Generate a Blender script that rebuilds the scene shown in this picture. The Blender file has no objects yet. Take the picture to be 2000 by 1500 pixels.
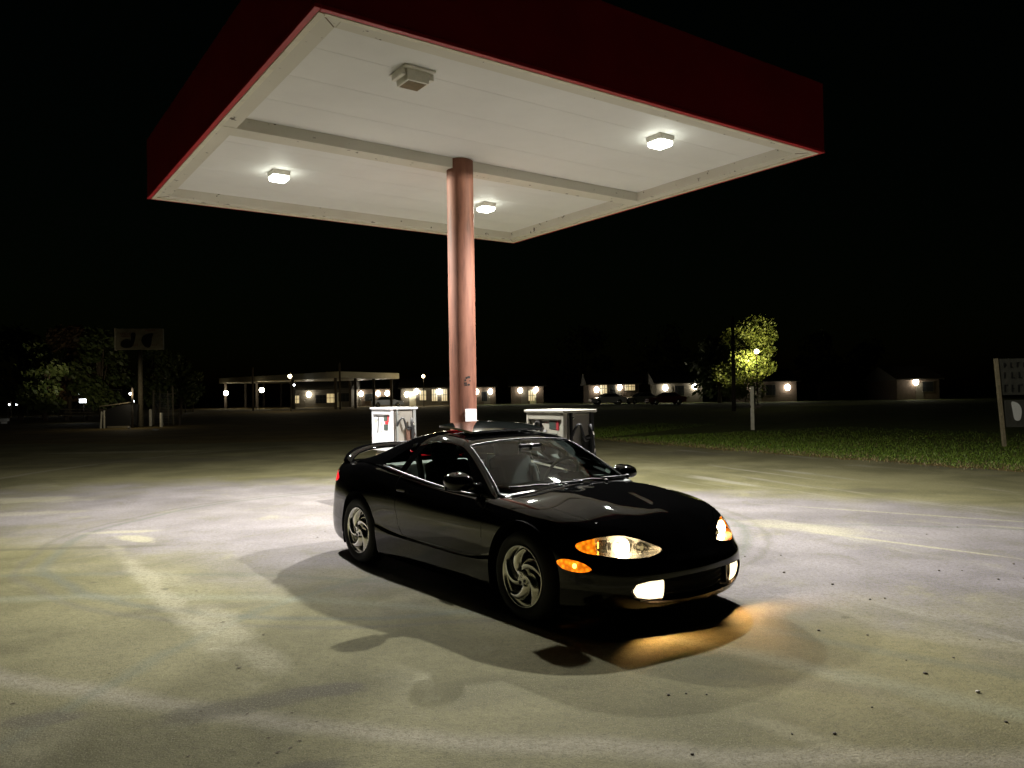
import bpy, bmesh, math, random
import numpy as np
from mathutils import Vector, Matrix
random.seed(7)
R = math.radians
SC = bpy.context.scene
COL = SC.collection

# ------------------------------------------------------------------ camera
CAMH, FPX = 1.607, 1502.0
PITCH, ROLL = math.atan(18 / FPX), math.atan(0.016)
_f = Vector((0, math.cos(PITCH), math.sin(PITCH)))
_u = Vector((1, 0, 0)).cross(_f)
CAM_R = Vector((1, 0, 0)) * math.cos(ROLL) - _u * math.sin(ROLL)
CAM_U = Vector((1, 0, 0)) * math.sin(ROLL) + _u * math.cos(ROLL)
cd = bpy.data.cameras.new('camera')
cd.sensor_width = 36
cd.lens = 36 * FPX / 2000
cd.clip_start, cd.clip_end = 0.05, 2000
cam = bpy.data.objects.new('camera', cd)
COL.objects.link(cam)
cam.matrix_world = Matrix(((CAM_R.x, CAM_U.x, -_f.x, 0), (CAM_R.y, CAM_U.y, -_f.y, 0),
                           (CAM_R.z, CAM_U.z, -_f.z, CAMH), (0, 0, 0, 1)))
SC.camera = cam

# ------------------------------------------------------------------ night sky and exposure
W = bpy.data.worlds.new('World')
SC.world = W
W.use_nodes = True
nt = W.node_tree
sky = nt.nodes.new('ShaderNodeTexSky')
sky.sky_type = 'NISHITA'
sky.sun_disc = False
sky.sun_elevation = R(1.5)
sky.sun_rotation = R(160)
tint = nt.nodes.new('ShaderNodeMix')
tint.data_type = 'RGBA'
tint.blend_type = 'MULTIPLY'
tint.inputs[0].default_value = 1
tint.inputs[7].default_value = (0.55, 1.0, 0.62, 1)
nt.links.new(sky.outputs[0], tint.inputs[6])
nt.links.new(tint.outputs[2], nt.nodes['Background'].inputs[0])
nt.nodes['Background'].inputs[1].default_value = 0.0006
SC.view_settings.view_transform = 'Standard'
SC.view_settings.look = 'None'
SC.view_settings.exposure = 0.0
SC.view_settings.gamma = 1
SC.cycles.max_bounces = 10
SC.cycles.transparent_max_bounces = 16
SC.cycles.sample_clamp_indirect = 4.0
SC.cycles.caustics_reflective = False
SC.cycles.caustics_refractive = False
LAMP_W = 1330.0

# ------------------------------------------------------------------ photo point -> ground point
def ray(px, py):
    return _f + CAM_R * ((px - 1000) / FPX) + CAM_U * ((750 - py) / FPX)
def ground_at(px, py, z=0.0):
    d = ray(px, py)
    return Vector((0, 0, CAMH)) + d * ((z - CAMH) / d.z)
def far_at(px, py, y):
    d = ray(px, py)
    return Vector((0, 0, CAMH)) + d * (y / d.y)

# ------------------------------------------------------------------ materials
def new_mat(name):
    m = bpy.data.materials.new(name)
    m.use_nodes = True
    return m, m.node_tree, m.node_tree.nodes['Principled BSDF']
def mat(name, col, rough=0.6, metal=0.0, var=0.0, scale=8.0, bump=0.0, coat=0.0, spec=0.5, emit=None, estr=0.0, bscale=None):
    m, t, b = new_mat(name)
    b.inputs['Base Color'].default_value = (*col, 1)
    b.inputs['Roughness'].default_value = rough
    b.inputs['Metallic'].default_value = metal
    b.inputs['Specular IOR Level'].default_value = spec
    if coat:
        b.inputs['Coat Weight'].default_value = coat
        b.inputs['Coat IOR'].default_value = 1.45
        b.inputs['Coat Roughness'].default_value = 0.02
    if var or bump:
        tc = t.nodes.new('ShaderNodeTexCoord')
        n = t.nodes.new('ShaderNodeTexNoise')
        n.inputs['Scale'].default_value = scale
        n.inputs['Detail'].default_value = 6
        n.inputs['Roughness'].default_value = 0.65
        t.links.new(tc.outputs['Object'], n.inputs['Vector'])
        if var:
            r = t.nodes.new('ShaderNodeMapRange')
            r.inputs[1].default_value, r.inputs[2].default_value = 0.3, 0.7
            r.inputs[3].default_value, r.inputs[4].default_value = 1 - var, 1 + var
            mx = t.nodes.new('ShaderNodeMix')
            mx.data_type = 'RGBA'
            mx.blend_type = 'MULTIPLY'
            mx.inputs[0].default_value = 1
            mx.inputs[6].default_value = (*col, 1)
            t.links.new(n.outputs[0], r.inputs[0])
            t.links.new(r.outputs[0], mx.inputs[7])
            t.links.new(mx.outputs[2], b.inputs['Base Color'])
        if bump:
            bp = t.nodes.new('ShaderNodeBump')
            bp.inputs['Strength'].default_value = bump
            bp.inputs['Distance'].default_value = 0.01
            n2 = t.nodes.new('ShaderNodeTexNoise')
            n2.inputs['Scale'].default_value = bscale or scale * 4
            n2.inputs['Detail'].default_value = 4
            t.links.new(tc.outputs['Object'], n2.inputs['Vector'])
            t.links.new(n2.outputs[0], bp.inputs['Height'])
            t.links.new(bp.outputs[0], b.inputs['Normal'])
    if emit:
        b.inputs['Emission Color'].default_value = (*emit, 1)
        b.inputs['Emission Strength'].default_value = estr
    return m
def glass_mat(name, tint_col, refl=0.06):
    m = bpy.data.materials.new(name)
    m.use_nodes = True
    t = m.node_tree
    t.nodes.clear()
    o = t.nodes.new('ShaderNodeOutputMaterial')
    tr = t.nodes.new('ShaderNodeBsdfTransparent')
    tr.inputs[0].default_value = (*tint_col, 1)
    g = t.nodes.new('ShaderNodeBsdfGlossy')
    g.inputs['Roughness'].default_value = 0.015
    fr = t.nodes.new('ShaderNodeFresnel')
    fr.inputs[0].default_value = 1.5
    mx = t.nodes.new('ShaderNodeMixShader')
    t.links.new(fr.outputs[0], mx.inputs[0])
    t.links.new(tr.outputs[0], mx.inputs[1])
    t.links.new(g.outputs[0], mx.inputs[2])
    t.links.new(mx.outputs[0], o.inputs[0])
    return m
def emit_mat(name, col, s):
    return mat(name, (0.5, 0.5, 0.5), emit=col, estr=s)

M = {}
M['paint'] = mat('black_paint', (0.0025, 0.0024, 0.0025), 0.5, 0, coat=1.0, spec=0.0)
M['trim'] = mat('black_trim', (0.008, 0.008, 0.008), 0.38, bump=0.05, scale=60)
M['rubber'] = mat('tyre_rubber', (0.012, 0.012, 0.012), 0.75, bump=0.2, scale=40)
M['alloy'] = mat('polished_alloy', (0.92, 0.91, 0.86), 0.22, 1.0)
M['bowl'] = mat('lit_lamp_bowl', (0.8, 0.78, 0.72), 0.3, 0.7, emit=(1.0, 0.80, 0.48), estr=2.2)
M['facet'] = mat('lamp_reflector', (0.85, 0.82, 0.76), 0.22, 0.85, bump=0.6, scale=9, bscale=26)
M['chrome'] = mat('chrome', (0.75, 0.74, 0.70), 0.08, 1.0)
M['dark'] = mat('dark_cavity', (0.004, 0.004, 0.004), 0.9, spec=0.1)
M['iron'] = mat('brake_iron', (0.05, 0.05, 0.05), 0.5, 0.8)
M['cloth'] = mat('seat_cloth', (0.03, 0.033, 0.033), 0.9, bump=0.2, scale=120)
M['leather'] = mat('grey_leather', (0.42, 0.43, 0.42), 0.5)
M['dash'] = mat('dash_vinyl', (0.15, 0.175, 0.16), 0.6, bump=0.05, scale=200)
M['glass'] = glass_mat('window_glass', (0.80, 0.88, 0.83))
M['tint'] = glass_mat('dark_glass', (0.62, 0.68, 0.64))
M['clear'] = glass_mat('lens_clear', (0.97, 0.97, 0.95))
m, t, b = new_mat('amber_lens')
b.inputs['Base Color'].default_value = (0.6, 0.16, 0.01, 1)
b.inputs['Roughness'].default_value = 0.12
tc = t.nodes.new('ShaderNodeTexCoord')
vo = t.nodes.new('ShaderNodeTexVoronoi')
vo.inputs['Scale'].default_value = 34
mr = t.nodes.new('ShaderNodeMapRange')
mr.inputs[1].default_value, mr.inputs[2].default_value, mr.inputs[3].default_value, mr.inputs[4].default_value = 0, .7, 2.6, .7
t.links.new(tc.outputs['Object'], vo.inputs['Vector'])
t.links.new(vo.outputs['Distance'], mr.inputs[0])
t.links.new(mr.outputs[0], b.inputs['Emission Strength'])
b.inputs['Emission Color'].default_value = (1.0, 0.22, 0.006, 1)
M['amber'] = m
M['amber_bulb'] = emit_mat('amber_bulb', (1.0, 0.42, 0.05), 9)
M['red'] = mat('red_lens', (0.45, 0.01, 0.012), 0.1, emit=(1, 0.02, 0.03), estr=1.1)
M['bulb'] = emit_mat('headlamp_bulb', (1.0, 0.80, 0.50), 40)
M['fog'] = emit_mat('fog_lens', (1.0, 0.84, 0.52), 1.9)
M['roofglass'] = mat('sunroof_glass', (0.012, 0.014, 0.013), 0.05, coat=1.0)

M['fascia'] = mat('red_fascia', (0.235, 0.010, 0.014), 0.38, var=0.15, scale=1.5)
M['redtrim'] = mat('red_trim', (0.42, 0.02, 0.03), 0.4)
M['soffit'] = mat('soffit_white', (0.74, 0.745, 0.73), 0.6, var=0.05, scale=0.9)
M['cream'] = mat('cream_metal', (0.72, 0.69, 0.56), 0.5, var=0.12, scale=6)
M['lampbody'] = mat('lamp_housing', (0.72, 0.70, 0.62), 0.5, var=0.1, scale=10)
M['lamplit'] = emit_mat('lamp_lit_lens', (0.97, 1.0, 0.86), 18)
M['lampoff'] = mat('lamp_dead_lens', (0.13, 0.075, 0.02), 0.3, var=0.35, scale=14)
M['concrete'] = mat('concrete', (0.34, 0.33, 0.29), 0.85, var=0.2, scale=5, bump=0.3)
M['pumpwhite'] = mat('pump_white', (0.78, 0.78, 0.80), 0.4, var=0.04, scale=6)
M['pumpcream'] = mat('pump_cream', (0.66, 0.63, 0.52), 0.45, var=0.08, scale=6)
M['steel'] = mat('brushed_steel', (0.50, 0.47, 0.41), 0.38, 0.55, var=0.12, scale=7)
M['tan'] = mat('tan_panel', (0.62, 0.50, 0.32), 0.55, var=0.1, scale=8)
M['lcd'] = mat('lcd_grey', (0.10, 0.13, 0.11), 0.25)
M['reddec'] = mat('red_decal', (0.62, 0.05, 0.06), 0.5)
M['white'] = mat('white_paint', (0.80, 0.80, 0.82), 0.5, var=0.03, scale=5)
M['black'] = mat('matt_black', (0.010, 0.010, 0.010), 0.6)
M['hose'] = mat('hose_rubber', (0.02, 0.02, 0.02), 0.45)
M['marker'] = mat('marker_ink', (0.015, 0.012, 0.01), 0.7)
M['galv'] = mat('galvanised', (0.36, 0.37, 0.35), 0.5, 0.5, var=0.15, scale=6)
M['wood'] = mat('weathered_wood', (0.26, 0.22, 0.14), 0.85, var=0.3, scale=9, bump=0.3)
M['darkwood'] = mat('dark_pole_wood', (0.07, 0.055, 0.04), 0.9, var=0.3, scale=9)
M['bark'] = mat('bark', (0.10, 0.075, 0.05), 0.9, var=0.3, scale=12, bump=0.5)
M['signface'] = mat('faded_sign', (0.30, 0.28, 0.20), 0.6, var=0.25, scale=3)
M['signred'] = mat('faded_red', (0.26, 0.07, 0.06), 0.7)
M['signdark'] = mat('dark_sign', (0.055, 0.055, 0.045), 0.7, var=0.3, scale=5)
M['brick'] = mat('dark_brick', (0.085, 0.06, 0.045), 0.85, var=0.25, scale=3, bump=0.3)
M['siding'] = mat('pale_siding', (0.12, 0.105, 0.085), 0.8, var=0.12, scale=2)
M['shingle'] = mat('shingle', (0.07, 0.065, 0.06), 0.9, var=0.2, scale=4)
M['metalroof'] = mat('cream_roof_metal', (0.55, 0.50, 0.36), 0.5, var=0.1, scale=1)
M['winlit'] = emit_mat('lit_window', (1.0, 0.76, 0.36), 0.55)
M['windark'] = mat('dark_window', (0.02, 0.022, 0.025), 0.1)
M['porch'] = emit_mat('porch_globe', (1.0, 0.92, 0.72), 30)
M['streetl'] = emit_mat('street_globe', (1.0, 0.82, 0.45), 14)
M['coolbulb'] = emit_mat('cool_globe', (0.92, 0.97, 1.0), 10)
M['stone'] = mat('pebble', (0.09, 0.075, 0.055), 0.85, var=0.4, scale=30)
M['palestone'] = mat('pale_pebble', (0.42, 0.40, 0.36), 0.8, var=0.2, scale=30)
M['leafdead'] = mat('dead_leaf', (0.05, 0.032, 0.015), 0.8)
M['silver'] = mat('silver_paint', (0.42, 0.43, 0.44), 0.25, 0.6, coat=0.6)
M['carwhite'] = mat('white_car_paint', (0.7, 0.7, 0.68), 0.3, coat=0.6)
M['carred'] = mat('maroon_car_paint', (0.12, 0.015, 0.015), 0.3, coat=0.6)
M['pale_sheet'] = mat('white_sheet', (0.75, 0.76, 0.75), 0.5, var=0.05)

# salmon column paint with scuffs
m, t, b = new_mat('salmon_column_paint')
tc = t.nodes.new('ShaderNodeTexCoord')
mp = t.nodes.new('ShaderNodeMapping')
mp.inputs['Scale'].default_value = (6, 6, 0.7)
n1 = t.nodes.new('ShaderNodeTexNoise')
n1.inputs['Scale'].default_value = 1.6
n1.inputs['Detail'].default_value = 8
n1.inputs['Roughness'].default_value = 0.7
cr = t.nodes.new('ShaderNodeValToRGB')
cr.color_ramp.elements[0].position = 0.32
cr.color_ramp.elements[0].color = (0.085, 0.04, 0.028, 1)
cr.color_ramp.elements[1].position = 0.72
cr.color_ramp.elements[1].color = (0.27, 0.125, 0.08, 1)
e = cr.color_ramp.elements.new(0.5)
e.color = (0.20, 0.085, 0.056, 1)
t.links.new(tc.outputs['Object'], mp.inputs[0])
t.links.new(mp.outputs[0], n1.inputs[0])
t.links.new(n1.outputs[0], cr.inputs[0])
t.links.new(cr.outputs[0], b.inputs['Base Color'])
b.inputs['Roughness'].default_value = 0.62
b.inputs['Specular IOR Level'].default_value = 0.25
M['salmon'] = m

def leaf_mat(name, c1, c2):
    m, t, b = new_mat(name)
    g = t.nodes.new('ShaderNodeNewGeometry')
    r = t.nodes.new('ShaderNodeValToRGB')
    r.color_ramp.elements[0].color = (*c1, 1)
    r.color_ramp.elements[1].color = (*c2, 1)
    t.links.new(g.outputs['Random Per Island'], r.inputs[0])
    t.links.new(r.outputs[0], b.inputs['Base Color'])
    b.inputs['Roughness'].default_value = 0.6
    b.inputs['Transmission Weight'].default_value = 0.0
    return m
M['leaf'] = leaf_mat('leaf_green', (0.035, 0.06, 0.012), (0.10, 0.12, 0.03))
M['leafy'] = leaf_mat('leaf_lit_green', (0.045, 0.07, 0.010), (0.13, 0.15, 0.03))
M['leafr'] = leaf_mat('leaf_rust', (0.07, 0.05, 0.02), (0.13, 0.07, 0.03))
M['grass'] = leaf_mat('grass_green', (0.085, 0.155, 0.010), (0.15, 0.22, 0.022))
M['straw'] = leaf_mat('dry_grass', (0.12, 0.09, 0.03), (0.24, 0.18, 0.08))

# ------------------------------------------------------------------ ground material
def ground_material(name, base_lo, base_hi, lot):
    m, t, b = new_mat(name)
    N, L = t.nodes, t.links
    tc = N.new('ShaderNodeTexCoord')
    P = tc.outputs['Object']
    def noise(scale, detail=6, rough=0.6, vec=P, dist=0.0):
        n = N.new('ShaderNodeTexNoise')
        n.inputs['Scale'].default_value = scale
        n.inputs['Detail'].default_value = detail
        n.inputs['Roughness'].default_value = rough
        n.inputs['Distortion'].default_value = dist
        L.new(vec, n.inputs['Vector'])
        return n.outputs[0]
    def mapping(rot, sc, loc=(0, 0, 0)):
        mp = N.new('ShaderNodeMapping')
        mp.vector_type = 'TEXTURE'
        mp.inputs['Location'].default_value = loc
        mp.inputs['Rotation'].default_value = (0, 0, rot)
        mp.inputs['Scale'].default_value = sc
        L.new(P, mp.inputs[0])
        return mp.outputs[0]
    def mrange(v, a, bb, c=0.0, d=1.0):
        r = N.new('ShaderNodeMapRange')
        r.interpolation_type = 'SMOOTHSTEP'
        for i, x in enumerate((a, bb, c, d)):
            r.inputs[i + 1].default_value = x
        L.new(v, r.inputs[0])
        return r.outputs[0]
    def mul(a, bb):
        x = N.new('ShaderNodeMath')
        x.operation = 'MULTIPLY'
        for i, v in enumerate((a, bb)):
            if isinstance(v, (int, float)):
                x.inputs[i].default_value = v
            else:
                L.new(v, x.inputs[i])
        return x.outputs[0]
    def addv(a, bb):
        x = N.new('ShaderNodeMath')
        x.operation = 'ADD'
        for i, v in enumerate((a, bb)):
            if isinstance(v, (int, float)):
                x.inputs[i].default_value = v
            else:
                L.new(v, x.inputs[i])
        return x.outputs[0]
    def mixc(f, a, bb):
        x = N.new('ShaderNodeMix')
        x.data_type = 'RGBA'
        if isinstance(f, (int, float)):
            x.inputs[0].default_value = f
        else:
            L.new(f, x.inputs[0])
        for i, v in ((6, a), (7, bb)):
            if isinstance(v, tuple):
                x.inputs[i].default_value = (*v, 1)
            else:
                L.new(v, x.inputs[i])
        return x.outputs[2]
    c = mixc(mrange(noise(0.55, 8, 0.62, dist=0.4), 0.36, 0.64), base_lo, base_hi)
    if lot:
        warm = (0.178, 0.164, 0.078)
        c = mixc(mul(mrange(noise(0.24, 5, 0.55), 0.42, 0.66), 0.55), c, warm)
        # worn apron round the canopy, with the lilac of the lamplight painted into it
        ap = N.new('ShaderNodeVectorMath')
        ap.operation = 'LENGTH'
        L.new(mapping(R(-24), (9.6, 3.7, 1), (-.2, 9.9, 0)), ap.inputs[0])
        apd = addv(ap.outputs['Value'], mul(addv(noise(0.8, 6, 0.6), -0.5), 0.7))
        c = mixc(mul(mrange(apd, 1.15, 0.7), 0.85), c, mixc(mrange(noise(0.9, 7, 0.62), 0.35, 0.65), (0.172, 0.156, 0.186), (0.258, 0.236, 0.270)))
        # mottling at arm's length scale
        c = mixc(mul(mrange(noise(1.7, 7, 0.7, dist=0.6), 0.50, 0.72), 0.42), c, (0.105, 0.098, 0.05))
        c = mixc(mul(mrange(noise(1.1, 7, 0.7, mapping(0.5, (1, 1, 1), (31, 17, 0)), dist=0.5), 0.56, 0.72), 0.45), c, (0.30, 0.285, 0.18))
        # streaks worn along the drive lane
        s1 = noise(1.0, 6, 0.6, mapping(math.atan2(-3.8, 1.555), (5.0, 0.35, 1)))
        sepx = N.new('ShaderNodeSeparateXYZ')
        L.new(P, sepx.inputs[0])
        lane = mul(mrange(sepx.outputs[0], 1.0, 4.0), mrange(noise(0.35, 4, 0.6, mapping(0, (1, 1, 1), (9, 4, 0))), 0.42, 0.6))
        c = mixc(mul(mul(mrange(s1, 0.55, 0.68), 0.6), lane), c, (0.36, 0.345, 0.29))
        s2 = noise(1.0, 6, 0.6, mapping(math.atan2(-3.8, 1.555) + 0.15, (3.6, 0.28, 1), (7, 3, 0)))
        c = mixc(mul(mul(mrange(s2, 0.56, 0.70), 0.55), lane), c, (0.115, 0.108, 0.085))
        # tyre arcs: rings round the turning circle
        wob = noise(0.8, 4, 0.5)
        for cx, cy, rad, wid, amt, col in ((-1.2, 9.5, 3.9, 0.10, 0.55, (0.10, 0.115, 0.10)), (-1.2, 9.5, 4.12, 0.08, 0.45, (0.10, 0.095, 0.08)),
                                      (2.5, 16.5, 13.2, 0.16, 0.5, (0.36, 0.33, 0.27)), (3.2, 3.5, 5.6, 0.10, 0.4, (0.10, 0.125, 0.10)),
                                      (-3.5, -2.0, 8.3, 0.16, 0.25, (0.30, 0.34, 0.27)), (-3.9, -2.0, 9.1, 0.12, 0.42, (0.10, 0.115, 0.09))):
            sx = N.new('ShaderNodeVectorMath')
            sx.operation = 'DISTANCE'
            L.new(P, sx.inputs[0])
            sx.inputs[1].default_value = (cx, cy, 0)
            dd = addv(addv(sx.outputs['Value'], mul(wob, 0.35)), -rad - 0.17)
            ab = N.new('ShaderNodeMath')
            ab.operation = 'ABSOLUTE'
            L.new(dd, ab.inputs[0])
            c = mixc(mul(mrange(ab.outputs[0], wid, 0.0), amt), c, col)
        # stains, dusty patches, and one broad blob painting the dim near left corner
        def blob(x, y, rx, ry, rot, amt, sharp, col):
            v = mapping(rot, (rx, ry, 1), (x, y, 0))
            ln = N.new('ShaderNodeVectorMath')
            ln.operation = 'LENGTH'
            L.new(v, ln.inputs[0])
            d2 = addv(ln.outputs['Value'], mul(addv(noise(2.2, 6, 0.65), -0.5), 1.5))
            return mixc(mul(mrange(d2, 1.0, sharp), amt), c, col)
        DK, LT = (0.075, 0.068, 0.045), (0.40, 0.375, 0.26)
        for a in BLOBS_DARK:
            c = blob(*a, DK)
        for a in BLOBS_LIGHT:
            c = blob(*a, LT)
        # cracks
        vo = N.new('ShaderNodeTexVoronoi')
        vo.feature = 'DISTANCE_TO_EDGE'
        vo.inputs['Scale'].default_value = 0.22
        wv = N.new('ShaderNodeVectorMath')
        wv.operation = 'ADD'
        nn = N.new('ShaderNodeTexNoise')
        nn.inputs['Scale'].default_value = 1.5
        nn.inputs['Detail'].default_value = 5
        L.new(P, nn.inputs[0])
        L.new(P, wv.inputs[0])
        sc = N.new('ShaderNodeVectorMath')
        sc.operation = 'SCALE'
        sc.inputs[3].default_value = 0.7
        L.new(nn.outputs[1], sc.inputs[0])
        L.new(sc.outputs[0], wv.inputs[1])
        L.new(wv.outputs[0], vo.inputs['Vector'])
        c = mixc(mul(mrange(vo.outputs[0], 0.004, 0.0005), 0.12), c, (0.09, 0.085, 0.06))
    if lot:
        # oil drips and small stains
        dv = N.new('ShaderNodeTexVoronoi')
        dv.inputs['Scale'].default_value = 1.15
        dv.inputs['Randomness'].default_value = 1.0
        L.new(P, dv.inputs['Vector'])
        dsz = addv(dv.outputs['Distance'], mul(addv(noise(14, 3, 0.6), -0.5), 0.09))
        c = mixc(mul(mrange(dsz, 0.055, 0.02), 0.6), c, (0.06, 0.055, 0.035))
    gr = noise(55, 4, 0.7)
    c = mixc(mul(mrange(noise(26, 5, 0.78), 0.44, 0.64), 0.42), c, (0.062, 0.057, 0.03))
    c = mixc(mul(mrange(gr, 0.40, 0.64), 0.48), c, mixc(mrange(noise(130, 2, 0.5), 0.45, 0.6), (0.058, 0.053, 0.028), (0.285, 0.262, 0.15)))
    L.new(c, b.inputs['Base Color'])
    b.inputs['Roughness'].default_value = 0.86
    b.inputs['Specular IOR Level'].default_value = 0.25
    bp = N.new('ShaderNodeBump')
    bp.inputs['Strength'].default_value = 0.8
    bp.inputs['Distance'].default_value = 0.008
    L.new(addv(noise(70, 5, 0.7), mul(noise(9, 4, 0.6), 1.2)), bp.inputs['Height'])
    L.new(bp.outputs[0], b.inputs['Normal'])
    return m
BLOBS_DARK = [(-1.38, 4.05, 0.80, 0.17, 0.47, 0.75, 0.35), (-1.02, 4.23, 0.30, 0.12, 0.2, 0.85, 0.4), (-2.6, 3.55, 1.2, 0.55, 0.3, 0.5, 0.0),  # the broad third blob paints the light's fall-off at the near left
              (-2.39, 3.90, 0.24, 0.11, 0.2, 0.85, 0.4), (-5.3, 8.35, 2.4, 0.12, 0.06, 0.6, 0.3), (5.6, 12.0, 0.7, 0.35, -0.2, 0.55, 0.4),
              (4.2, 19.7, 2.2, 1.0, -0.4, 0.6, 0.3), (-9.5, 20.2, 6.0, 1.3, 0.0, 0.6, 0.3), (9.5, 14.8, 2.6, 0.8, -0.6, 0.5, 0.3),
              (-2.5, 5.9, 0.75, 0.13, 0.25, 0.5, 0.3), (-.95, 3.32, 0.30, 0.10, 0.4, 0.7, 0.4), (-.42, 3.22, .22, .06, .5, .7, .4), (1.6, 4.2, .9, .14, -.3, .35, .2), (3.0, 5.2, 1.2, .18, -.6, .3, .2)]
BLOBS_LIGHT = [(-3.05, 6.55, 2.75, 0.15, -0.955, 0.55, 0.3), (5.2, 9.6, 2.6, 0.07, -0.60, 0.5, 0.3), (6.3, 8.3, 2.2, 0.09, -0.55, 0.45, 0.3), (-4.4, 8.9, 0.55, 0.16, -0.6, 0.75, 0.4), (-4.75, 9.35, 0.5, 0.16, 0.1, 0.6, 0.4), (-3.2, 7.0, 0.9, 0.2, -0.9, 0.3, 0.2),
               (-2.1, 5.5, 1.1, 0.2, -0.95, 0.5, 0.3), (-1.55, 4.75, 0.45, 0.16, -0.9, 0.4, 0.3), (-8.0, 12.5, 1.6, 0.5, 0.0, 0.6, 0.3),
               (-12.0, 23.5, 3.2, 0.55, 0.02, 0.6, 0.4), (3.4, 8.9, 1.1, 0.4, -0.75, 0.5, 0.3), (4.0, 7.9, 1.4, 0.06, -0.85, 0.7, 0.4),
               (2.9, 4.8, 0.9, 0.14, -0.5, 0.2, 0.2), (-7.0, 11.0, 1.3, 0.3, 0.2, 0.35, 0.3), (1.4, 3.5, 0.6, 0.12, -0.8, 0.25, 0.2)]
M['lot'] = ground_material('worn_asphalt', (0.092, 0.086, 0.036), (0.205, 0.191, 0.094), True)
M['dirt'] = ground_material('dirt_ground', (0.13, 0.088, 0.022), (0.22, 0.155, 0.045), False)
M['turf'] = ground_material('turf_ground', (0.065, 0.115, 0.008), (0.12, 0.15, 0.016), False)

# ------------------------------------------------------------------ builders
def empty(name, label, cat, loc=(0, 0, 0), rz=0.0, group=None):
    o = bpy.data.objects.new(name, None)
    COL.objects.link(o)
    o.location = loc
    o.rotation_euler = (0, 0, rz)
    o['label'], o['category'] = label, cat
    if group:
        o['group'] = group
    return o
def tag(o, label, cat, group=None):
    o['label'], o['category'] = label, cat
    if group:
        o['group'] = group
    return o
def struct(o, kind='structure'):
    o['kind'] = kind
    return o
class MB:
    """collects shapes for ONE mesh object"""
    def __init__(s):
        s.v, s.f, s.sm = [], [], []
    def add(s, v, f, smooth=False):
        n = len(s.v)
        s.v += [tuple(float(c) for c in p) for p in v]
        s.f += [tuple(i + n for i in q) for q in f]
        s.sm += [smooth] * len(f)
        return s
    def box(s, c, d, rz=0.0, bev=0.0, M4=None):
        bm = bmesh.new()
        bmesh.ops.create_cube(bm, size=1)
        for v in bm.verts:
            v.co = Vector((v.co.x * d[0], v.co.y * d[1], v.co.z * d[2]))
        if bev:
            bmesh.ops.bevel(bm, geom=bm.edges[:], offset=bev, segments=2, profile=0.5, affect='EDGES')
        mt = Matrix.Translation(c) @ (M4 if M4 is not None else Matrix.Rotation(rz, 4, 'Z'))
        bm.verts.index_update()
        s.add([mt @ v.co for v in bm.verts], [[v.index for v in f.verts] for f in bm.faces])
        bm.free()
        return s
    def tube(s, pts, r, n=8, cap=True):
        pts = [Vector(p) for p in pts]
        rs = r if isinstance(r, (list, tuple)) else [r] * len(pts)
        base = []
        prev = None
        for i, p in enumerate(pts):
            d = (pts[min(i + 1, len(pts) - 1)] - pts[max(i - 1, 0)]).normalized()
            if prev is None:
                a = d.orthogonal().normalized()
            else:
                a = (prev - d * prev.dot(d)).normalized()
            prev = a
            bb = d.cross(a)
            base += [p + (a * math.cos(2 * math.pi * k / n) + bb * math.sin(2 * math.pi * k / n)) * rs[i] for k in range(n)]
        f = []
        for i in range(len(pts) - 1):
            for k in range(n):
                f.append((i * n + k, i * n + (k + 1) % n, (i + 1) * n + (k + 1) % n, (i + 1) * n + k))
        s.add(base, f, True)
        if cap:
            q = len(s.v) - len(base)
            s.f += [tuple(q + k for k in reversed(range(n))), tuple(q + (len(pts) - 1) * n + k for k in range(n))]
            s.sm += [False, False]
        return s
    def lathe(s, prof, n=48, axis='Z', origin=(0, 0, 0), closed=False, smooth=True):
        v, f = [], []
        for (r, h) in prof:
            for k in range(n):
                a = 2 * math.pi * k / n
                if axis == 'Z':
                    p = (r * math.cos(a), r * math.sin(a), h)
                else:
                    p = (r * math.cos(a), h, r * math.sin(a))
                v.append((p[0] + origin[0], p[1] + origin[1], p[2] + origin[2]))
        m_ = len(prof)
        for i in range(m_ if closed else m_ - 1):
            j = (i + 1) % m_
            for k in range(n):
                f.append((i * n + k, i * n + (k + 1) % n, j * n + (k + 1) % n, j * n + k))
        return s.add(v, f, smooth)
    def sphere(s, c, r, sc=(1, 1, 1), sub=2):
        bm = bmesh.new()
        bmesh.ops.create_icosphere(bm, subdivisions=sub, radius=r)
        bm.verts.index_update()
        s.add([(v.co.x * sc[0] + c[0], v.co.y * sc[1] + c[1], v.co.z * sc[2] + c[2]) for v in bm.verts],
              [[v.index for v in f.verts] for f in bm.faces], True)
        bm.free()
        return s
    def prism(s, poly, y0, y1, plane='XZ'):
        n = len(poly)
        def P(p, y):
            return (p[0], y, p[1]) if plane == 'XZ' else ((y, p[0], p[1]) if plane == 'YZ' else (p[0], p[1], y))
        v = [P(p, y0) for p in poly] + [P(p, y1) for p in poly]
        f = [tuple(range(n)), tuple(reversed(range(n, 2 * n)))] + [(i, (i + 1) % n, n + (i + 1) % n, n + i) for i in range(n)]
        return s.add(v, f)
    def build(s, name, m, parent=None, fix=True):
        me = bpy.data.meshes.new(name)
        me.from_pydata(s.v, [], s.f)
        me.polygons.foreach_set('use_smooth', s.sm)
        me.materials.append(m)
        if fix:
            bm = bmesh.new()
            bm.from_mesh(me)
            bmesh.ops.recalc_face_normals(bm, faces=bm.faces[:])
            bm.to_mesh(me)
            bm.free()
        me.update()
        o = bpy.data.objects.new(name, me)
        COL.objects.link(o)
        if parent:
            o.parent = parent
        return o
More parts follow.
